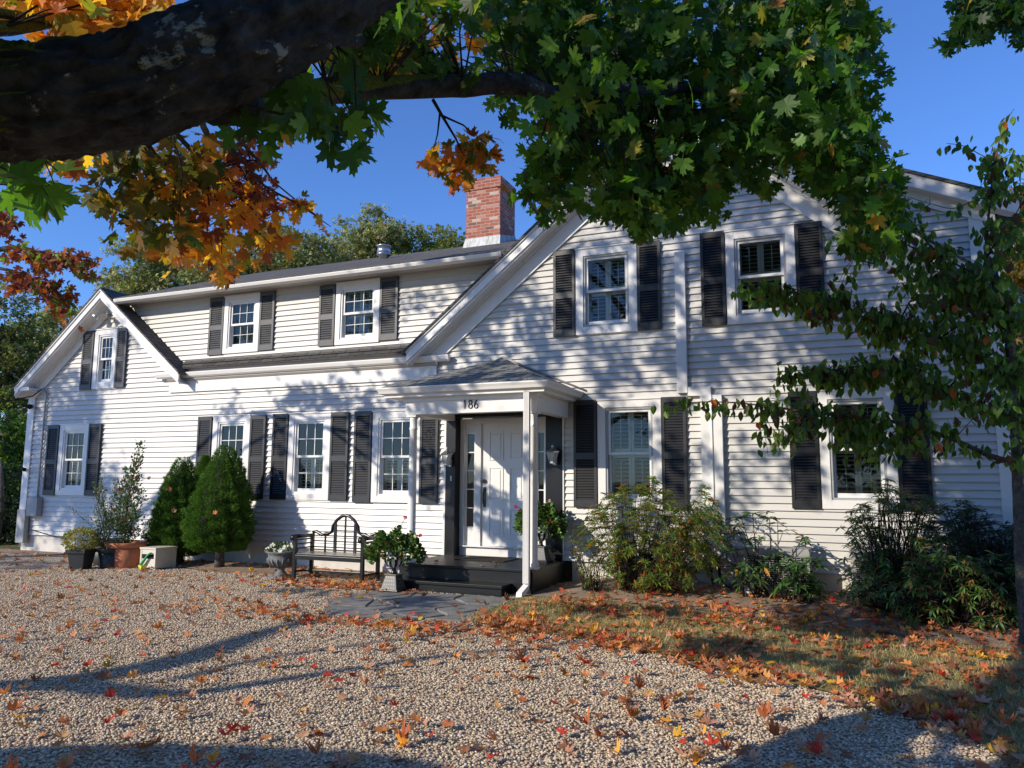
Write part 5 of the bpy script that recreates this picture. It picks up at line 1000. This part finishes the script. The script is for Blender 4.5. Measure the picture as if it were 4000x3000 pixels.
# high boughs that carry it
def bough(pts, r0): limb('limb', pts, np.linspace(r0, .02, len(pts)), n=9)
for q in ((-8, -9.2, 8.6), (-6.2, -8.0, 7.8), (-5.0, -10.5, 6.6)):
    q = np.array(q)
    P_ = [np.array((-5.3, -14.4, 4.8)), np.array((-6.0, -13.6, 6.2))*.6+q*.4+np.array((0, 0, .6)), q]
    if not in_frame(np.array([a*(1-u)+b*u for a, b in zip(P_[:-1], P_[1:]) for u in np.linspace(0, 1, 8)]), 80).any(): bough(P_, .16)
tag(twig.build('twigs', M['twig'], maple), kind='stuff')
#@@T2
# ================================================================== SECOND MAPLE (enters at the left edge)
m2 = thing('maple_tree', 'reddening maple with small leaves whose thin branches reach in at the left edge', 'tree', (-22.5, -9.5, ZG))
limb('trunk', [(-22.5, -9.5, -.3), (-22.3, -9.4, 2), (-22.0, -9.2, 5), (-21.8, -9.0, 9)], [.35, .27, .22, .08], par=m2)
e1 = [np.array((-22.1, -9.3, 4.6)), at(-260, 470, 12.5), at(-60, 560, 10.5), at(40, 590, 10.2), at(90, 620, 10), at(130, 640, 9.9), at(168, 668, 9.8)]
limb('branch', e1, [.07, .028, .024, .022, .018, .013, .007], mat='bark2', n=7, par=m2)
limb('branch', [e1[1], at(-60, 450, 10.8), at(20, 480, 10.4), at(40, 500, 10.3)], [.05, .035, .02, .006], mat='bark2', n=6, par=m2)
limb('branch', [e1[2], at(20, 535, 10.3), at(90, 545, 10.1), at(180, 555, 9.9), at(200, 562, 9.9)], [.04, .03, .02, .012, .004], mat='bark2', n=6, par=m2)
limb('branch', [np.array((-21.9, -9.2, 5.5)), at(-200, 480, 12), at(-40, 430, 10.8), at(10, 440, 10.5)], [.05, .025, .014, .005], mat='bark2', n=6, par=m2)
RG = DRED+[(2.2, (.12, .17, .03)), (1.2, (.30, .08, .02))]
clumpy([(0, 440), (45, 455), (42, 480), (20, 530), (0, 530), (-20, 480)], (10, 10.8), 130, .10, RG, 'foliage', 14, .12, parent=m2)
clumpy([(-10, 520), (60, 535), (110, 540), (206, 550), (212, 575), (190, 600), (150, 590), (90, 585), (20, 560), (-10, 545)], (9.6, 10.4), 330, .10, RG, 'foliage', 34, .11, parent=m2)
clumpy([(-10, 565), (40, 580), (95, 590), (130, 610), (165, 650), (172, 700), (140, 690), (110, 670), (60, 640), (-10, 600)], (9.6, 10.2), 330, .10, RG, 'foliage', 30, .10, parent=m2)
_m = maple; maple = m2
shade_crown([(-16.8, 0, 2.6, 1.0, .9, 900, 12, 17), (-16.4, 0, 1.2, 1.5, .6, 900, 12, 17), (-14.6, 0, 1.0, 1.2, .5, 420, 12, 17), (-15.6, 0, 3.0, .6, .5, 260, 12, 17), (-16.2, 0, 3.6, .6, .5, 200, 12, 17), (-16.8, 0, 4.3, .4, .6, 70, 12, 17), (-15.6, -2.0, 0, 2.0, 1.0, 420, 11, 16), (-17.5, -3.5, 0, 1.5, 1.0, 260, 11, 16), (-14.3, 0, 4.9, .5, .4, 45, 12, 16)], pal=GREEN+RG, size=.14)
maple = _m
# third bough at the top right corner
m3 = thing('maple_tree', 'dark green maple bough hanging into the top right corner', 'tree', (9.5, -6.5, ZG))
limb('trunk', [(9.5, -6.5, -.3), (9.4, -6.4, 2.5), (9.2, -6.2, 6), (9.0, -6.0, 9)], [.34, .27, .2, .08], par=m3)
limb('branch', [(9.3, -6.3, 5.5), at(2420, -60, 9.2), at(2280, -10, 8.8), at(2180, 10, 8.6), at(2100, 40, 8.5)], [.09, .06, .035, .02, .006], n=8, par=m3)
clumpy([(2060, -40), (2260, -40), (2260, 90), (2212, 90), (2180, 70), (2140, 50), (2110, 95), (2080, 110), (2046, 105), (2046, 60), (2070, 20)], (8.2, 9.2), 420, .17, [(4, (.022, .06, .012)), (2, (.035, .085, .015)), (.2, (.35, .2, .03))], 'foliage', 34, .2, parent=m3)
# ================================================================== DOGWOOD at the right
dog = thing('dogwood_tree', 'slim dogwood with drooping curled leaves in front of the right end of the house', 'tree', (1.70, -2.6, ZG+.05))
dY = -2.6
def d_at(x, y, yy=dY): return atY(x, y, yy)
tr = [d_at(2222, 1400), d_at(2208, 1250), d_at(2202, 1150), d_at(2196, 1000), d_at(2190, 900), d_at(2182, 780), d_at(2168, 660), d_at(2150, 590), d_at(2128, 560)]
tr[0][2] = ZG-.1
limb('trunk', tr, [.07, .058, .052, .047, .042, .036, .030, .024, .018], mat='bark2', n=12, par=dog)
BR = [([tr[3], d_at(2140, 985, -2.7), d_at(2060, 950, -2.9), d_at(1960, 918, -3.0), d_at(1860, 900, -3.1), d_at(1760, 893, -3.2), d_at(1640, 875, -3.2), d_at(1530, 868, -3.25), d_at(1430, 876, -3.3)], .032),
      ([tr[4], d_at(2120, 880, -2.7), d_at(2040, 850, -2.8), d_at(1960, 800, -2.9), d_at(1880, 790, -3.0), d_at(1790, 800, -3.1), d_at(1700, 815, -3.1), d_at(1665, 825, -3.1)], .022),
      ([tr[5], d_at(2110, 770, -2.7), d_at(2030, 730, -2.9), d_at(1940, 700, -3.0), d_at(1880, 690, -3.1), d_at(1800, 660, -3.2), d_at(1700, 620, -3.3), d_at(1620, 630, -3.3)], .024),
      ([tr[6], d_at(2100, 640, -2.4), d_at(2040, 590, -2.3), d_at(1980, 540, -2.2), d_at(1920, 520, -2.2), d_at(1850, 550, -2.2)], .018),
      ([tr[6], d_at(2120, 600, -2.8), d_at(2030, 550, -2.8), d_at(1960, 470, -2.9), d_at(1900, 400, -2.9), d_at(1880, 370, -2.9)], .014),
      ([tr[8], d_at(2132, 500, -2.6), d_at(2140, 430, -2.6), d_at(2150, 350, -2.6), d_at(2165, 280, -2.6), d_at(2190, 235, -2.6)], .016),
      ([tr[8], d_at(2160, 510, -2.5), d_at(2190, 470, -2.5), d_at(2225, 400, -2.5)], .012),
      ([d_at(2150, 350, -2.6), d_at(2120, 335, -2.6), d_at(2080, 315, -2.6), d_at(2045, 310, -2.6)], .006),
      ([d_at(2140, 430, -2.6), d_at(2110, 430, -2.6), d_at(2060, 450, -2.6), d_at(2010, 440, -2.6), d_at(1960, 425, -2.6)], .007),
      ([tr[3], d_at(2220, 960, -2.3), d_at(2260, 900, -2.2)], .02)]
DP, DT = [], []
for k, (pts, r_) in enumerate(BR):
    limb('branch', pts, np.linspace(r_, .003, len(pts)), mat='bark2', n=7, par=dog, bmp=.2)
    dens = [34, 30, 44, 34, 20, 34, 30, 34, 20, 26][k]
    L = np.array(pts)
    for i in range(1, len(L)):
        seg = np.linalg.norm(L[i]-L[i-1]); n = int(seg*dens*(1.3 if i > 1 else .5))
        u = RNG.uniform(0, 1, n)[:, None]; q = L[i-1]+(L[i]-L[i-1])*u+RNG.normal(0, 1, (n, 3))*np.array([.05, .10, .045]); DP.append(q); DT.append(RNG.normal(0, .35, (n, 3))+np.array((0, 0, -1.)))
# side sprays filling the crown
def spray(poly, yr, n, ncl):
    poly = np.array(poly, float); lo, hi = poly.min(0), poly.max(0); q = RNG.uniform(lo, hi, (ncl*8, 2)); q = q[in_poly(q[:, 0], q[:, 1], poly)][:ncl]
    allb = np.vstack([np.array(b[0]) for b in BR])
    for a, b in q:
        c = d_at(a, b, RNG.uniform(*yr)); s = allb[np.argmin(np.linalg.norm(allb-c, axis=1))]; m = (s+c)/2+np.array((0, 0, .05)); dtw.tube([s, m, c], [.006, .004, .002], 4)
        k = max(2, int(n/ncl)); u = RNG.uniform(.35, 1.05, k)[:, None]; DP.append(s+(c-s)*u+RNG.normal(0, .075, (k, 3))*np.array([1.3, 1, .55])); DT.append(RNG.normal(0, .35, (k, 3))+np.array((0, 0, -1.)))
dtw = MB()
spray([(1610, 620), (1760, 590), (1880, 660), (1960, 720), (1960, 780), (1860, 800), (1840, 720), (1700, 680)], (-3.4, -2.4), 560, 56)
spray([(1900, 640), (2080, 560), (2200, 600), (2212, 900), (2100, 880), (2000, 830), (1930, 760)], (-3.3, -1.9), 1700, 150)
spray([(1750, 500), (1900, 440), (2080, 520), (2160, 620), (2040, 660), (1960, 600), (1850, 560)], (-3.0, -1.9), 700, 75)
spray([(1440, 868), (1650, 860), (1900, 870), (2050, 900), (2040, 980), (1900, 1000), (1700, 960), (1640, 900)], (-3.4, -2.8), 560, 60)
spray([(1650, 900), (1700, 900), (1690, 1000), (1655, 990)], (-3.3, -3.1), 60, 8)
spray([(1670, 800), (1860, 770), (2060, 810), (2100, 880), (1900, 830), (1760, 830)], (-3.2, -2.6), 560, 55)
spray([(2100, 420), (2212, 260), (2230, 600), (2150, 600)], (-2.9, -2.2), 380, 44)
spray([(2160, 640), (2250, 600), (2260, 1020), (2190, 1000)], (-3.0, -1.5), 420, 40)
tag(dtw.build('twigs', M['twig'], dog), kind='stuff')
DP, DT = np.vstack(DP), np.vstack(DT)
leaf_mesh('foliage', OVAL_V, OVAL_F, DP, DT, RNG.uniform(.08, .125, len(DP)), palette(len(DP), [(4, (.105, .18, .03)), (3, (.06, .11, .025)), (2, (.17, .25, .045)), (1, (.11, .05, .03)), (.12, (.5, .12, .03))]), curl=.55, mats=M['leaf'], parent=dog)
# ================================================================== SHRUBS of the bed
def whorl_shrub(name, label, base, tips, size, per, pal, spread, gl='leaf_gloss', sr=.012, group=None, wsize=None, droop=.1, rings=2, lv=(LANCE_V, LANCE_F), up_=.5):
    t = thing(name, label, 'shrub', tuple(base), group); mb = MB(); P, T, S = [], [], []
    for tip in tips:
        tip = np.array(tip, float); b = np.array(base)+np.array((RNG.normal(0, .10), RNG.normal(0, .06), 0)); m = b*.45+tip*.55+RNG.normal(0, .07, 3); m[2] -= .05
        mb.tube([b, m, tip], [sr, sr*.65, sr*.3], 5)
        for r in range(rings):
            c = tip-np.array((0, 0, .05))*r+RNG.normal(0, spread, 3)*(r > 0); ax = (tip-m)/np.linalg.norm(tip-m)+np.array((0, -.15, .4)); ax /= np.linalg.norm(ax)
            if r: mb.tube([m*.5+tip*.5, c], [sr*.4, sr*.2], 4)
            u = np.cross(ax, (.3, .5, .8)); u /= np.linalg.norm(u); v = np.cross(ax, u); k = per+RNG.integers(-1, 2)
            for j in range(k):
                a = 2*math.pi*j/k*1.0+RNG.uniform(-.2, .2); e = RNG.uniform(-.15, up_)
                P.append(c); T.append((u*math.cos(a)+v*math.sin(a))*math.cos(e)+ax*math.sin(e)-np.array((0, 0, droop))); S.append(size*RNG.uniform(.7, 1.15))
    mb.build('stem', M['twig'], t)
    P, T = np.array(P), np.array(T)
    leaf_mesh('foliage', lv[0], lv[1], P, T, np.array(S), palette(len(P), pal), roll=np.tile((0, 0, 1.), (len(P), 1))+RNG.normal(0, .25, (len(P), 3)), curl=.35, mats=M[gl], parent=t); return t
def tips_in(poly, yr, n, fn=atY):
    poly = np.array(poly, float); lo, hi = poly.min(0), poly.max(0); q = RNG.uniform(lo, hi, (n*12, 2)); q = q[in_poly(q[:, 0], q[:, 1], poly)][:n]
    return [fn(a, b, RNG.uniform(*yr)) for a, b in q]
AZ = [(1, (.40, .14, .03)), (3, (.13, .20, .04)), (2, (.08, .13, .028)), (1.3, (.24, .17, .04)), (2, (.20, .30, .06))]
whorl_shrub('azalea', 'big bronze and green azalea between the porch and the pipe chase', (-2.75, -1.0, .0), tips_in([(1250, 1110), (1300, 1070), (1340, 1040), (1400, 1025), (1440, 1060), (1480, 1090), (1530, 1050), (1560, 1110), (1560, 1180), (1530, 1230), (1470, 1270), (1440, 1300), (1370, 1300), (1340, 1250), (1260, 1180)], (-1.5, -.6), 430), .095, 10, AZ, .05, gl='leaf', sr=.005)
whorl_shrub('azalea', 'low sprawling azalea shoots near the downspout, left of the big azalea', (-3.35, -1.15, .0), tips_in([(1230, 1130), (1290, 1150), (1330, 1240), (1320, 1285), (1250, 1250), (1235, 1190)], (-1.4, -.8), 60), .065, 7, AZ, .05, gl='leaf', sr=.006)
RH = [(4, (.045, .11, .025)), (2, (.07, .16, .035)), (.35, (.40, .22, .03))]
whorl_shrub('rhododendron', 'leggy rhododendron with long glossy leaves beside the pipe chase', (-1.05, -.75, .03), [atY(1600, 1115, -.9), atY(1625, 1108, -.85), atY(1590, 1135, -.8), atY(1662, 1118, -.85), atY(1680, 1130, -.8), atY(1570, 1160, -.9), atY(1590, 1190, -.95), atY(1560, 1200, -.8), atY(1640, 1160, -.9), atY(1735, 1160, -.8), atY(1610, 1220, -1.0), atY(1580, 1230, -.9), atY(1625, 1240, -1.0), atY(1650, 1225, -1.0), atY(1600, 1260, -1.0)], .16, 8, RH, .07, sr=.014, rings=2, droop=.25)
whorl_shrub('rhododendron', 'low dense rhododendron with broad dark leaves before the air conditioner', (-.60, -1.0, .03), tips_in([(1665, 1200), (1740, 1185), (1780, 1215), (1770, 1260), (1720, 1285), (1680, 1260)], (-1.15, -.8), 18), .17, 9, RH, .07, sr=.014, rings=2, droop=.30)
PI = [(4, (.05, .11, .025)), (2, (.09, .18, .04)), (.8, (.18, .28, .06)), (1.2, (.20, .11, .03)), (1, (.09, .15, .03)), (.4, (.30, .12, .05))]
whorl_shrub('pieris', 'tall dark pieris with drooping leaf clusters under the lower right window', (.60, -1.1, .03), tips_in([(1830, 1110), (1870, 1090), (1915, 1015), (1940, 1060), (2000, 1060), (2030, 1100), (2040, 1200), (1990, 1300), (1930, 1310), (1860, 1290), (1820, 1280), (1840, 1200)], (-1.7, -.7), 230), .095, 8, PI, .07, sr=.010, droop=.35)
whorl_shrub('pieris', 'bronze-tipped low pieris at the front of the right bed, largest of the dark mass', (1.10, -1.8, .02), tips_in([(1830, 1275), (1900, 1240), (2000, 1200), (2100, 1200), (2212, 1220), (2230, 1330), (2150, 1345), (2050, 1345), (1980, 1350), (1930, 1300)], (-2.3, -1.4), 210), .10, 8, PI, .07, sr=.010, droop=.35)
whorl_shrub('laurel', 'dark evergreen shrub beneath the dogwood at the right edge', (1.7, -1.3, .03), tips_in([(2000, 1100), (2080, 1080), (2150, 1130), (2200, 1180), (2240, 1200), (2240, 1330), (2100, 1330), (2020, 1250)], (-1.9, -.7), 250), .10, 8, [(4, (.018, .04, .014)), (1, (.035, .07, .02))], .08, sr=.010, droop=.2)
whorl_shrub('laurel', 'dark evergreen shrub beyond the corner of the house at the right edge', (3.1, -1.0, .03), tips_in([(2160, 1140), (2320, 1100), (2350, 1340), (2180, 1340)], (-2.0, .2), 260), .11, 8, [(4, (.018, .04, .014)), (1, (.035, .07, .02))], .08, sr=.010, droop=.2)
# hostas/low leaves at the bed's edge
# ================================================================== TREES BEHIND THE HOUSE
def far_tree(label, base, h, lobes, pal, n, size, name='oak_tree', tr=.3, seed=1, grp='trees behind the house'):
    rg = np.random.default_rng(seed); t = thing(name, label, 'tree', base, grp); b = np.array(base); top = b+np.array((0, 0, h*.7))
    mb = MB(); mb.tube([b-np.array((0, 0, .3)), b*.6+top*.4+np.array((.2, 0, 0)), top], [tr, tr*.7, tr*.3], 9)
    for c, R in lobes: c = np.array(c, float); s = b+(top-b)*rg.uniform(.4, .9); mb.tube([s, (s+c)/2+rg.normal(0, .3, 3), c], [tr*.35, tr*.22, tr*.06], 6)
    mb.build('trunk', M['bark2'], t); Ps, Ds = [], []; vol = np.array([np.prod(R)**.67 for c, R in lobes]); vol /= vol.sum()
    for (c, R), w_ in zip(lobes, vol):
        k = int(n*w_); ncl = max(8, k//45); cc, _ = dome(ncl, c, np.array(R)*.92, .3); i = rg.integers(ncl, size=k); sp_ = np.mean(R)*.16
        Ps.append(cc[i]+rg.normal(0, 1, (k, 3))*np.array((sp_, sp_, sp_*.6)))
    P = np.vstack(Ps); T = rg.normal(0, 1, P.shape)
    leaf_mesh('crown', CLUMP_V, CLUMP_F, P, T, rg.uniform(.6, 1.2, len(P))*size, palette(len(P), pal, .22), mats=M['leaf'], parent=t); return t
OAK = [(4, (.22, .22, .10)), (3, (.28, .28, .14)), (2, (.36, .33, .19)), (1, (.14, .15, .07))]
OAKB = [(4, (.09, .11, .045)), (2, (.13, .15, .06)), (1, (.18, .16, .07))]
def L(ox, oy, d, rx, rz, ry=None): return (tuple(at(ox, oy, d)), (rx, ry or rx, rz))
def B0(ox, d): q = at(ox, 900, d); return (q[0], q[1], ZG)
far_tree('tall grey-green oak behind the left part of the roof, its crown above the dormer end', B0(330, 30), 9.5, [L(300, 590, 30, 1.7, 1.5), L(370, 560, 31, 1.8, 1.4), L(440, 590, 30, 1.9, 1.4), L(270, 640, 30, 1.0, 1.0), L(350, 650, 31, 2.4, 1.5), L(460, 640, 31, 2.0, 1.3)], OAK, 9000, .24, seed=3)
far_tree('grey-green oak just left of the vent pipe, the highest crown behind the roof', B0(600, 34), 11, [L(540, 560, 34, 1.9, 1.2), L(600, 540, 35, 1.6, 1.5), L(650, 560, 34, 2.0, 1.4), L(520, 610, 34, 2.2, 1.2), L(640, 610, 34, 2.6, 1.2)], OAKB+OAK, 8000, .25, seed=4)
far_tree('rounded grey-green oak behind the roof between the vent pipe and the chimney', B0(840, 36), 11.5, [L(815, 500, 36, 1.5, 1.1), L(760, 530, 36, 1.5, 1.2), L(840, 545, 37, 2.2, 1.3), L(730, 580, 36, 2.0, 1.2), L(800, 590, 36, 2.4, 1.2)], OAK, 8000, .25, seed=5)
far_tree('lower olive-green oak behind the roof next to the chimney', B0(950, 38), 11, [L(900, 540, 38, 1.5, 1.0), L(960, 535, 38, 1.6, 1.1), L(990, 560, 38, 1.4, 1.0), L(930, 580, 38, 2.4, 1.0)], [(3, (.17, .19, .05)), (2, (.22, .22, .07))], 6000, .25, seed=6)
far_tree('dark oak at the left edge of the picture beyond the gable', B0(20, 27), 9, [L(10, 690, 27, 1.3, 1.4), L(30, 760, 27, 1.6, 1.2), L(-30, 800, 27, 2.0, 2.0), L(60, 830, 27, 1.6, 1.3), L(20, 900, 27, 2.2, 1.6)], OAKB, 7500, .22, seed=7)
far_tree('grey-leaved tree rising behind the left rake of the small gable', B0(130, 32), 9, [L(110, 720, 32, 1.6, .9), L(150, 690, 32, 1.3, .9), L(80, 750, 32, 1.3, .9), L(120, 780, 32, 2.2, 1.3)], OAK, 4500, .22, seed=8)
far_tree('bright green understorey tree low at the left edge', B0(10, 25), 5, [L(20, 960, 25, 1.3, 1.2), L(-10, 1010, 25, 1.5, 1.2), L(40, 1020, 25, 1.1, .9)], [(3, (.05, .11, .015)), (1, (.09, .17, .02)), (1, (.03, .06, .015))], 4500, .20, name='young_tree', seed=9)
far_tree('dark hemlock-like evergreen beside the left corner of the house', B0(10, 19.5), 3, [L(10, 1100, 19.5, .8, .8), L(-30, 1140, 19.5, 1.1, .8), L(20, 1160, 19.5, .75, .55), L(-60, 1060, 20, 1.3, 1.2)], [(3, (.015, .03, .012)), (1, (.03, .05, .015))], 7500, .12, name='evergreen_bush', seed=10, tr=.12)
far_tree('golden-brown oak behind the house at the right edge', B0(2200, 27), 11, [L(2190, 520, 27, 1.4, 1.6), L(2230, 480, 27, 1.8, 1.6), L(2190, 620, 27, 1.3, 1.5), L(2240, 650, 27, 2.0, 2.0)], [(3, (.28, .15, .025)), (2, (.17, .14, .03)), (1, (.10, .11, .03))], 8000, .22, seed=11)
far_tree('green tree below the golden oak at the right edge', B0(2230, 24), 6, [L(2210, 780, 24, 1.2, 1.6), L(2250, 900, 24, 1.6, 1.8), L(2240, 1050, 24, 1.4, 1.4)], [(3, (.05, .08, .02)), (1, (.10, .10, .03))], 6000, .2, seed=12)
# trees along the far side of the drive, behind the viewer: they show in the window glass
for i, (x, y, h) in enumerate(((4, -33, 15), (12, -31, 14.5), (20, -28, 15), (-3, -38, 16), (28, -23, 14))):
    far_tree(['broad oak across the drive behind the viewer, straight behind', 'broad oak across the drive behind the viewer, a little right', 'broad oak across the drive behind the viewer, well right', 'broad oak across the drive behind the viewer, farthest', 'broad oak across the drive behind the viewer, outermost right'][i], (x, y, ZG), h, [((x, y, h*.35), (5.2, 3, h*.33)), ((x+1, y, h*.7), (4.4, 3, h*.3))], OAKB, 2600, .95, seed=20+i, grp='trees across the drive')
#@@LEAVES
# ================================================================== FALLEN LEAVES
def ground_z(x, y):
    on = (x > -4.25) & (y > yf_lawn(x)); z = np.where(on, hgt(x, y)+.016, ZG+.018)
    fl_ = in_poly(x, y, [(-6.5, -1.95), (-4.1, -1.9), (-4.0, -3.7), (-5.0, -4.1), (-6.0, -3.9)]); return np.where(fl_ & ~on, ZG+.03, z)
def leaf_density(x, y):
    d = np.full(len(x), 8.5)
    e = np.abs(y-yf_lawn(x)); d += np.where((x > -4.3) & (x < 1.1), 260*np.exp(-(e/.22)**2)*(1+.6*np.sin(x*5)), 0)
    d += np.where((x > -4.3) & (y > yf_lawn(x)) & (y < -1.5), 30+60*(np.sin(x*2.2+y*3)*np.cos(y*2.7-x) > .35), 0)
    d += np.where((y > -2.9) & (y < -.3) & (x > -3.2), 34, 0)
    d += 200*np.exp(-((x+7.1)/1.3)**2-((y+1.85)/.38)**2)+45*np.exp(-((x+8.0)/1.4)**2-((y+.6)/.35)**2)+26*np.exp(-((x+10.9)/1.1)**2-((y+.35)/.3)**2)
    d += 130*np.exp(-((x+4.7)/1.9)**2-((y+4.35)/.32)**2)
    d += np.where(y < -5.5, 3.5, 0)+5*np.exp(-((x+8.5)/3)**2-((y+4.5)/2)**2)+28*np.exp(-((x+1.0)/1.1)**2-((y+6.6)/.8)**2)+16*np.exp(-((x+3.0)/1.6)**2-((y+5.4)/.6)**2)
    d[(x > -6.4) & (x < -4.1) & (y > -1.9)] = 0
    d[in_poly(x, y, [(-6.5, -1.95), (-4.1, -1.9), (-4.0, -3.7), (-5.0, -4.1), (-6.0, -3.9)])] *= .35
    return d
nC = 90000; cx_ = RNG.uniform(-19, 4.5, nC); cy_ = RNG.uniform(-9.6, -.05, nC); area = 23.5*9.55
kp = RNG.uniform(0, 1, nC) < leaf_density(cx_, cy_)*area/nC
X_, Y_ = cx_[kp], cy_[kp]; Zg = ground_z(X_, Y_); Pg = np.c_[X_, Y_, Zg]; Pg = Pg[in_frame(Pg, 30)]
nL = len(Pg); dcam = np.linalg.norm(Pg-CAM, axis=1); order = np.argsort(dcam)
FALL = {'orange': [(4, (.58, .20, .06)), (3, (.48, .15, .055)), (2, (.62, .27, .09)), (2.5, (.36, .16, .085)), (1.5, (.58, .30, .17))], 'red': [(1, (.50, .05, .03))], 'yellow': [(1, (.72, .36, .04))]}
def fallen_dirs(n):
    a = RNG.uniform(0, 2*math.pi, n); T = np.c_[np.cos(a), np.sin(a), RNG.normal(.05, .12, n)]; R = np.c_[RNG.normal(0, .28, (n, 2)), np.ones(n)]; return T, R
idx = order[300:]; n_ = len(idx); T, R = fallen_dirs(n_)
colr = np.where((RNG.uniform(0, 1, n_) < .07)[:, None], palette(n_, FALL['red']), np.where((RNG.uniform(0, 1, n_) < .07)[:, None], palette(n_, FALL['yellow']), palette(n_, FALL['orange'])))
Pz = Pg[idx].copy(); Pz[:, 2] += RNG.uniform(.002, .022, n_)
tag(leaf_mesh('leaf_litter', MAPLE_V, MAPLE_F, Pz, T, RNG.uniform(.06, .11, n_), colr, roll=R, curl=-1.3, mats=M['leaf_dry']), kind='stuff')
variants = {}
for cname, pal in FALL.items():
    variants[cname] = []
    for q in range(10 if cname == 'orange' else 4):
        o = leaf_mesh('fallen_leaf', MAPLE_V, MAPLE_F, np.zeros((1, 3)), np.array([(0, 1., 0)]), np.array([1.]), palette(1, pal, .12), roll=np.array([(RNG.normal(0, .12), 0, 1.)]), curl=-1.5, mats=M['leaf_dry'])
        variants[cname].append(o.data); bpy.data.objects.remove(o)
for k_, i in enumerate(order[:300]):
    p = Pg[i]; u = RNG.uniform(); cname = 'red' if u < .08 else 'yellow' if u < .17 else 'orange'
    lawn_ = (p[0] > -4.25) and (p[1] > yf_lawn(p[0])); o = link('fallen_leaf', variants[cname][RNG.integers(len(variants[cname]))])
    o.location = (p[0], p[1], p[2]+random.uniform(.006, .02)); o.rotation_euler = (RNG.normal(0, .22), RNG.normal(0, .22), RNG.uniform(0, 6.28)); s_ = random.uniform(.07, .11); o.scale = (s_, s_*random.uniform(.85, 1.1), s_)
    where = 'thin brown lawn' if lawn_ else 'pea gravel drive'
    tag(o, f'curled {cname} maple leaf fallen on the {where} in the foreground', 'leaf', f'{cname} leaves fallen on the {"lawn" if lawn_ else "gravel"}')
# a few leaves caught on the spruces, deck and step
stuck = [((-12.2, -1.1, 1.55)), ((-11.55, -1.2, 1.35)), ((-11.35, -1.25, .95)), ((-10.2, -1.42, .95)), ((-5.9, -1.2, .31)), ((-5.0, -1.3, .31)), ((-4.9, -1.0, .31))]
for p, w_ in zip(stuck, ('upper left of the broad dwarf spruce', 'middle of the broad dwarf spruce', 'gap between the two dwarf spruces', 'lower right of the taller dwarf spruce', 'porch deck near the left column', 'porch deck near its front edge', 'porch deck just before the doormat')):
    o = link('fallen_leaf', variants['orange'][RNG.integers(10)]); o.location = p; o.scale = (.09,)*3; deck = p[2] < .4; o.rotation_euler = (0 if deck else 1.2, .1, RNG.uniform(0, 1) if not deck else RNG.uniform(0, 6)); tag(o, f'orange maple leaf caught on the {w_}', 'leaf')
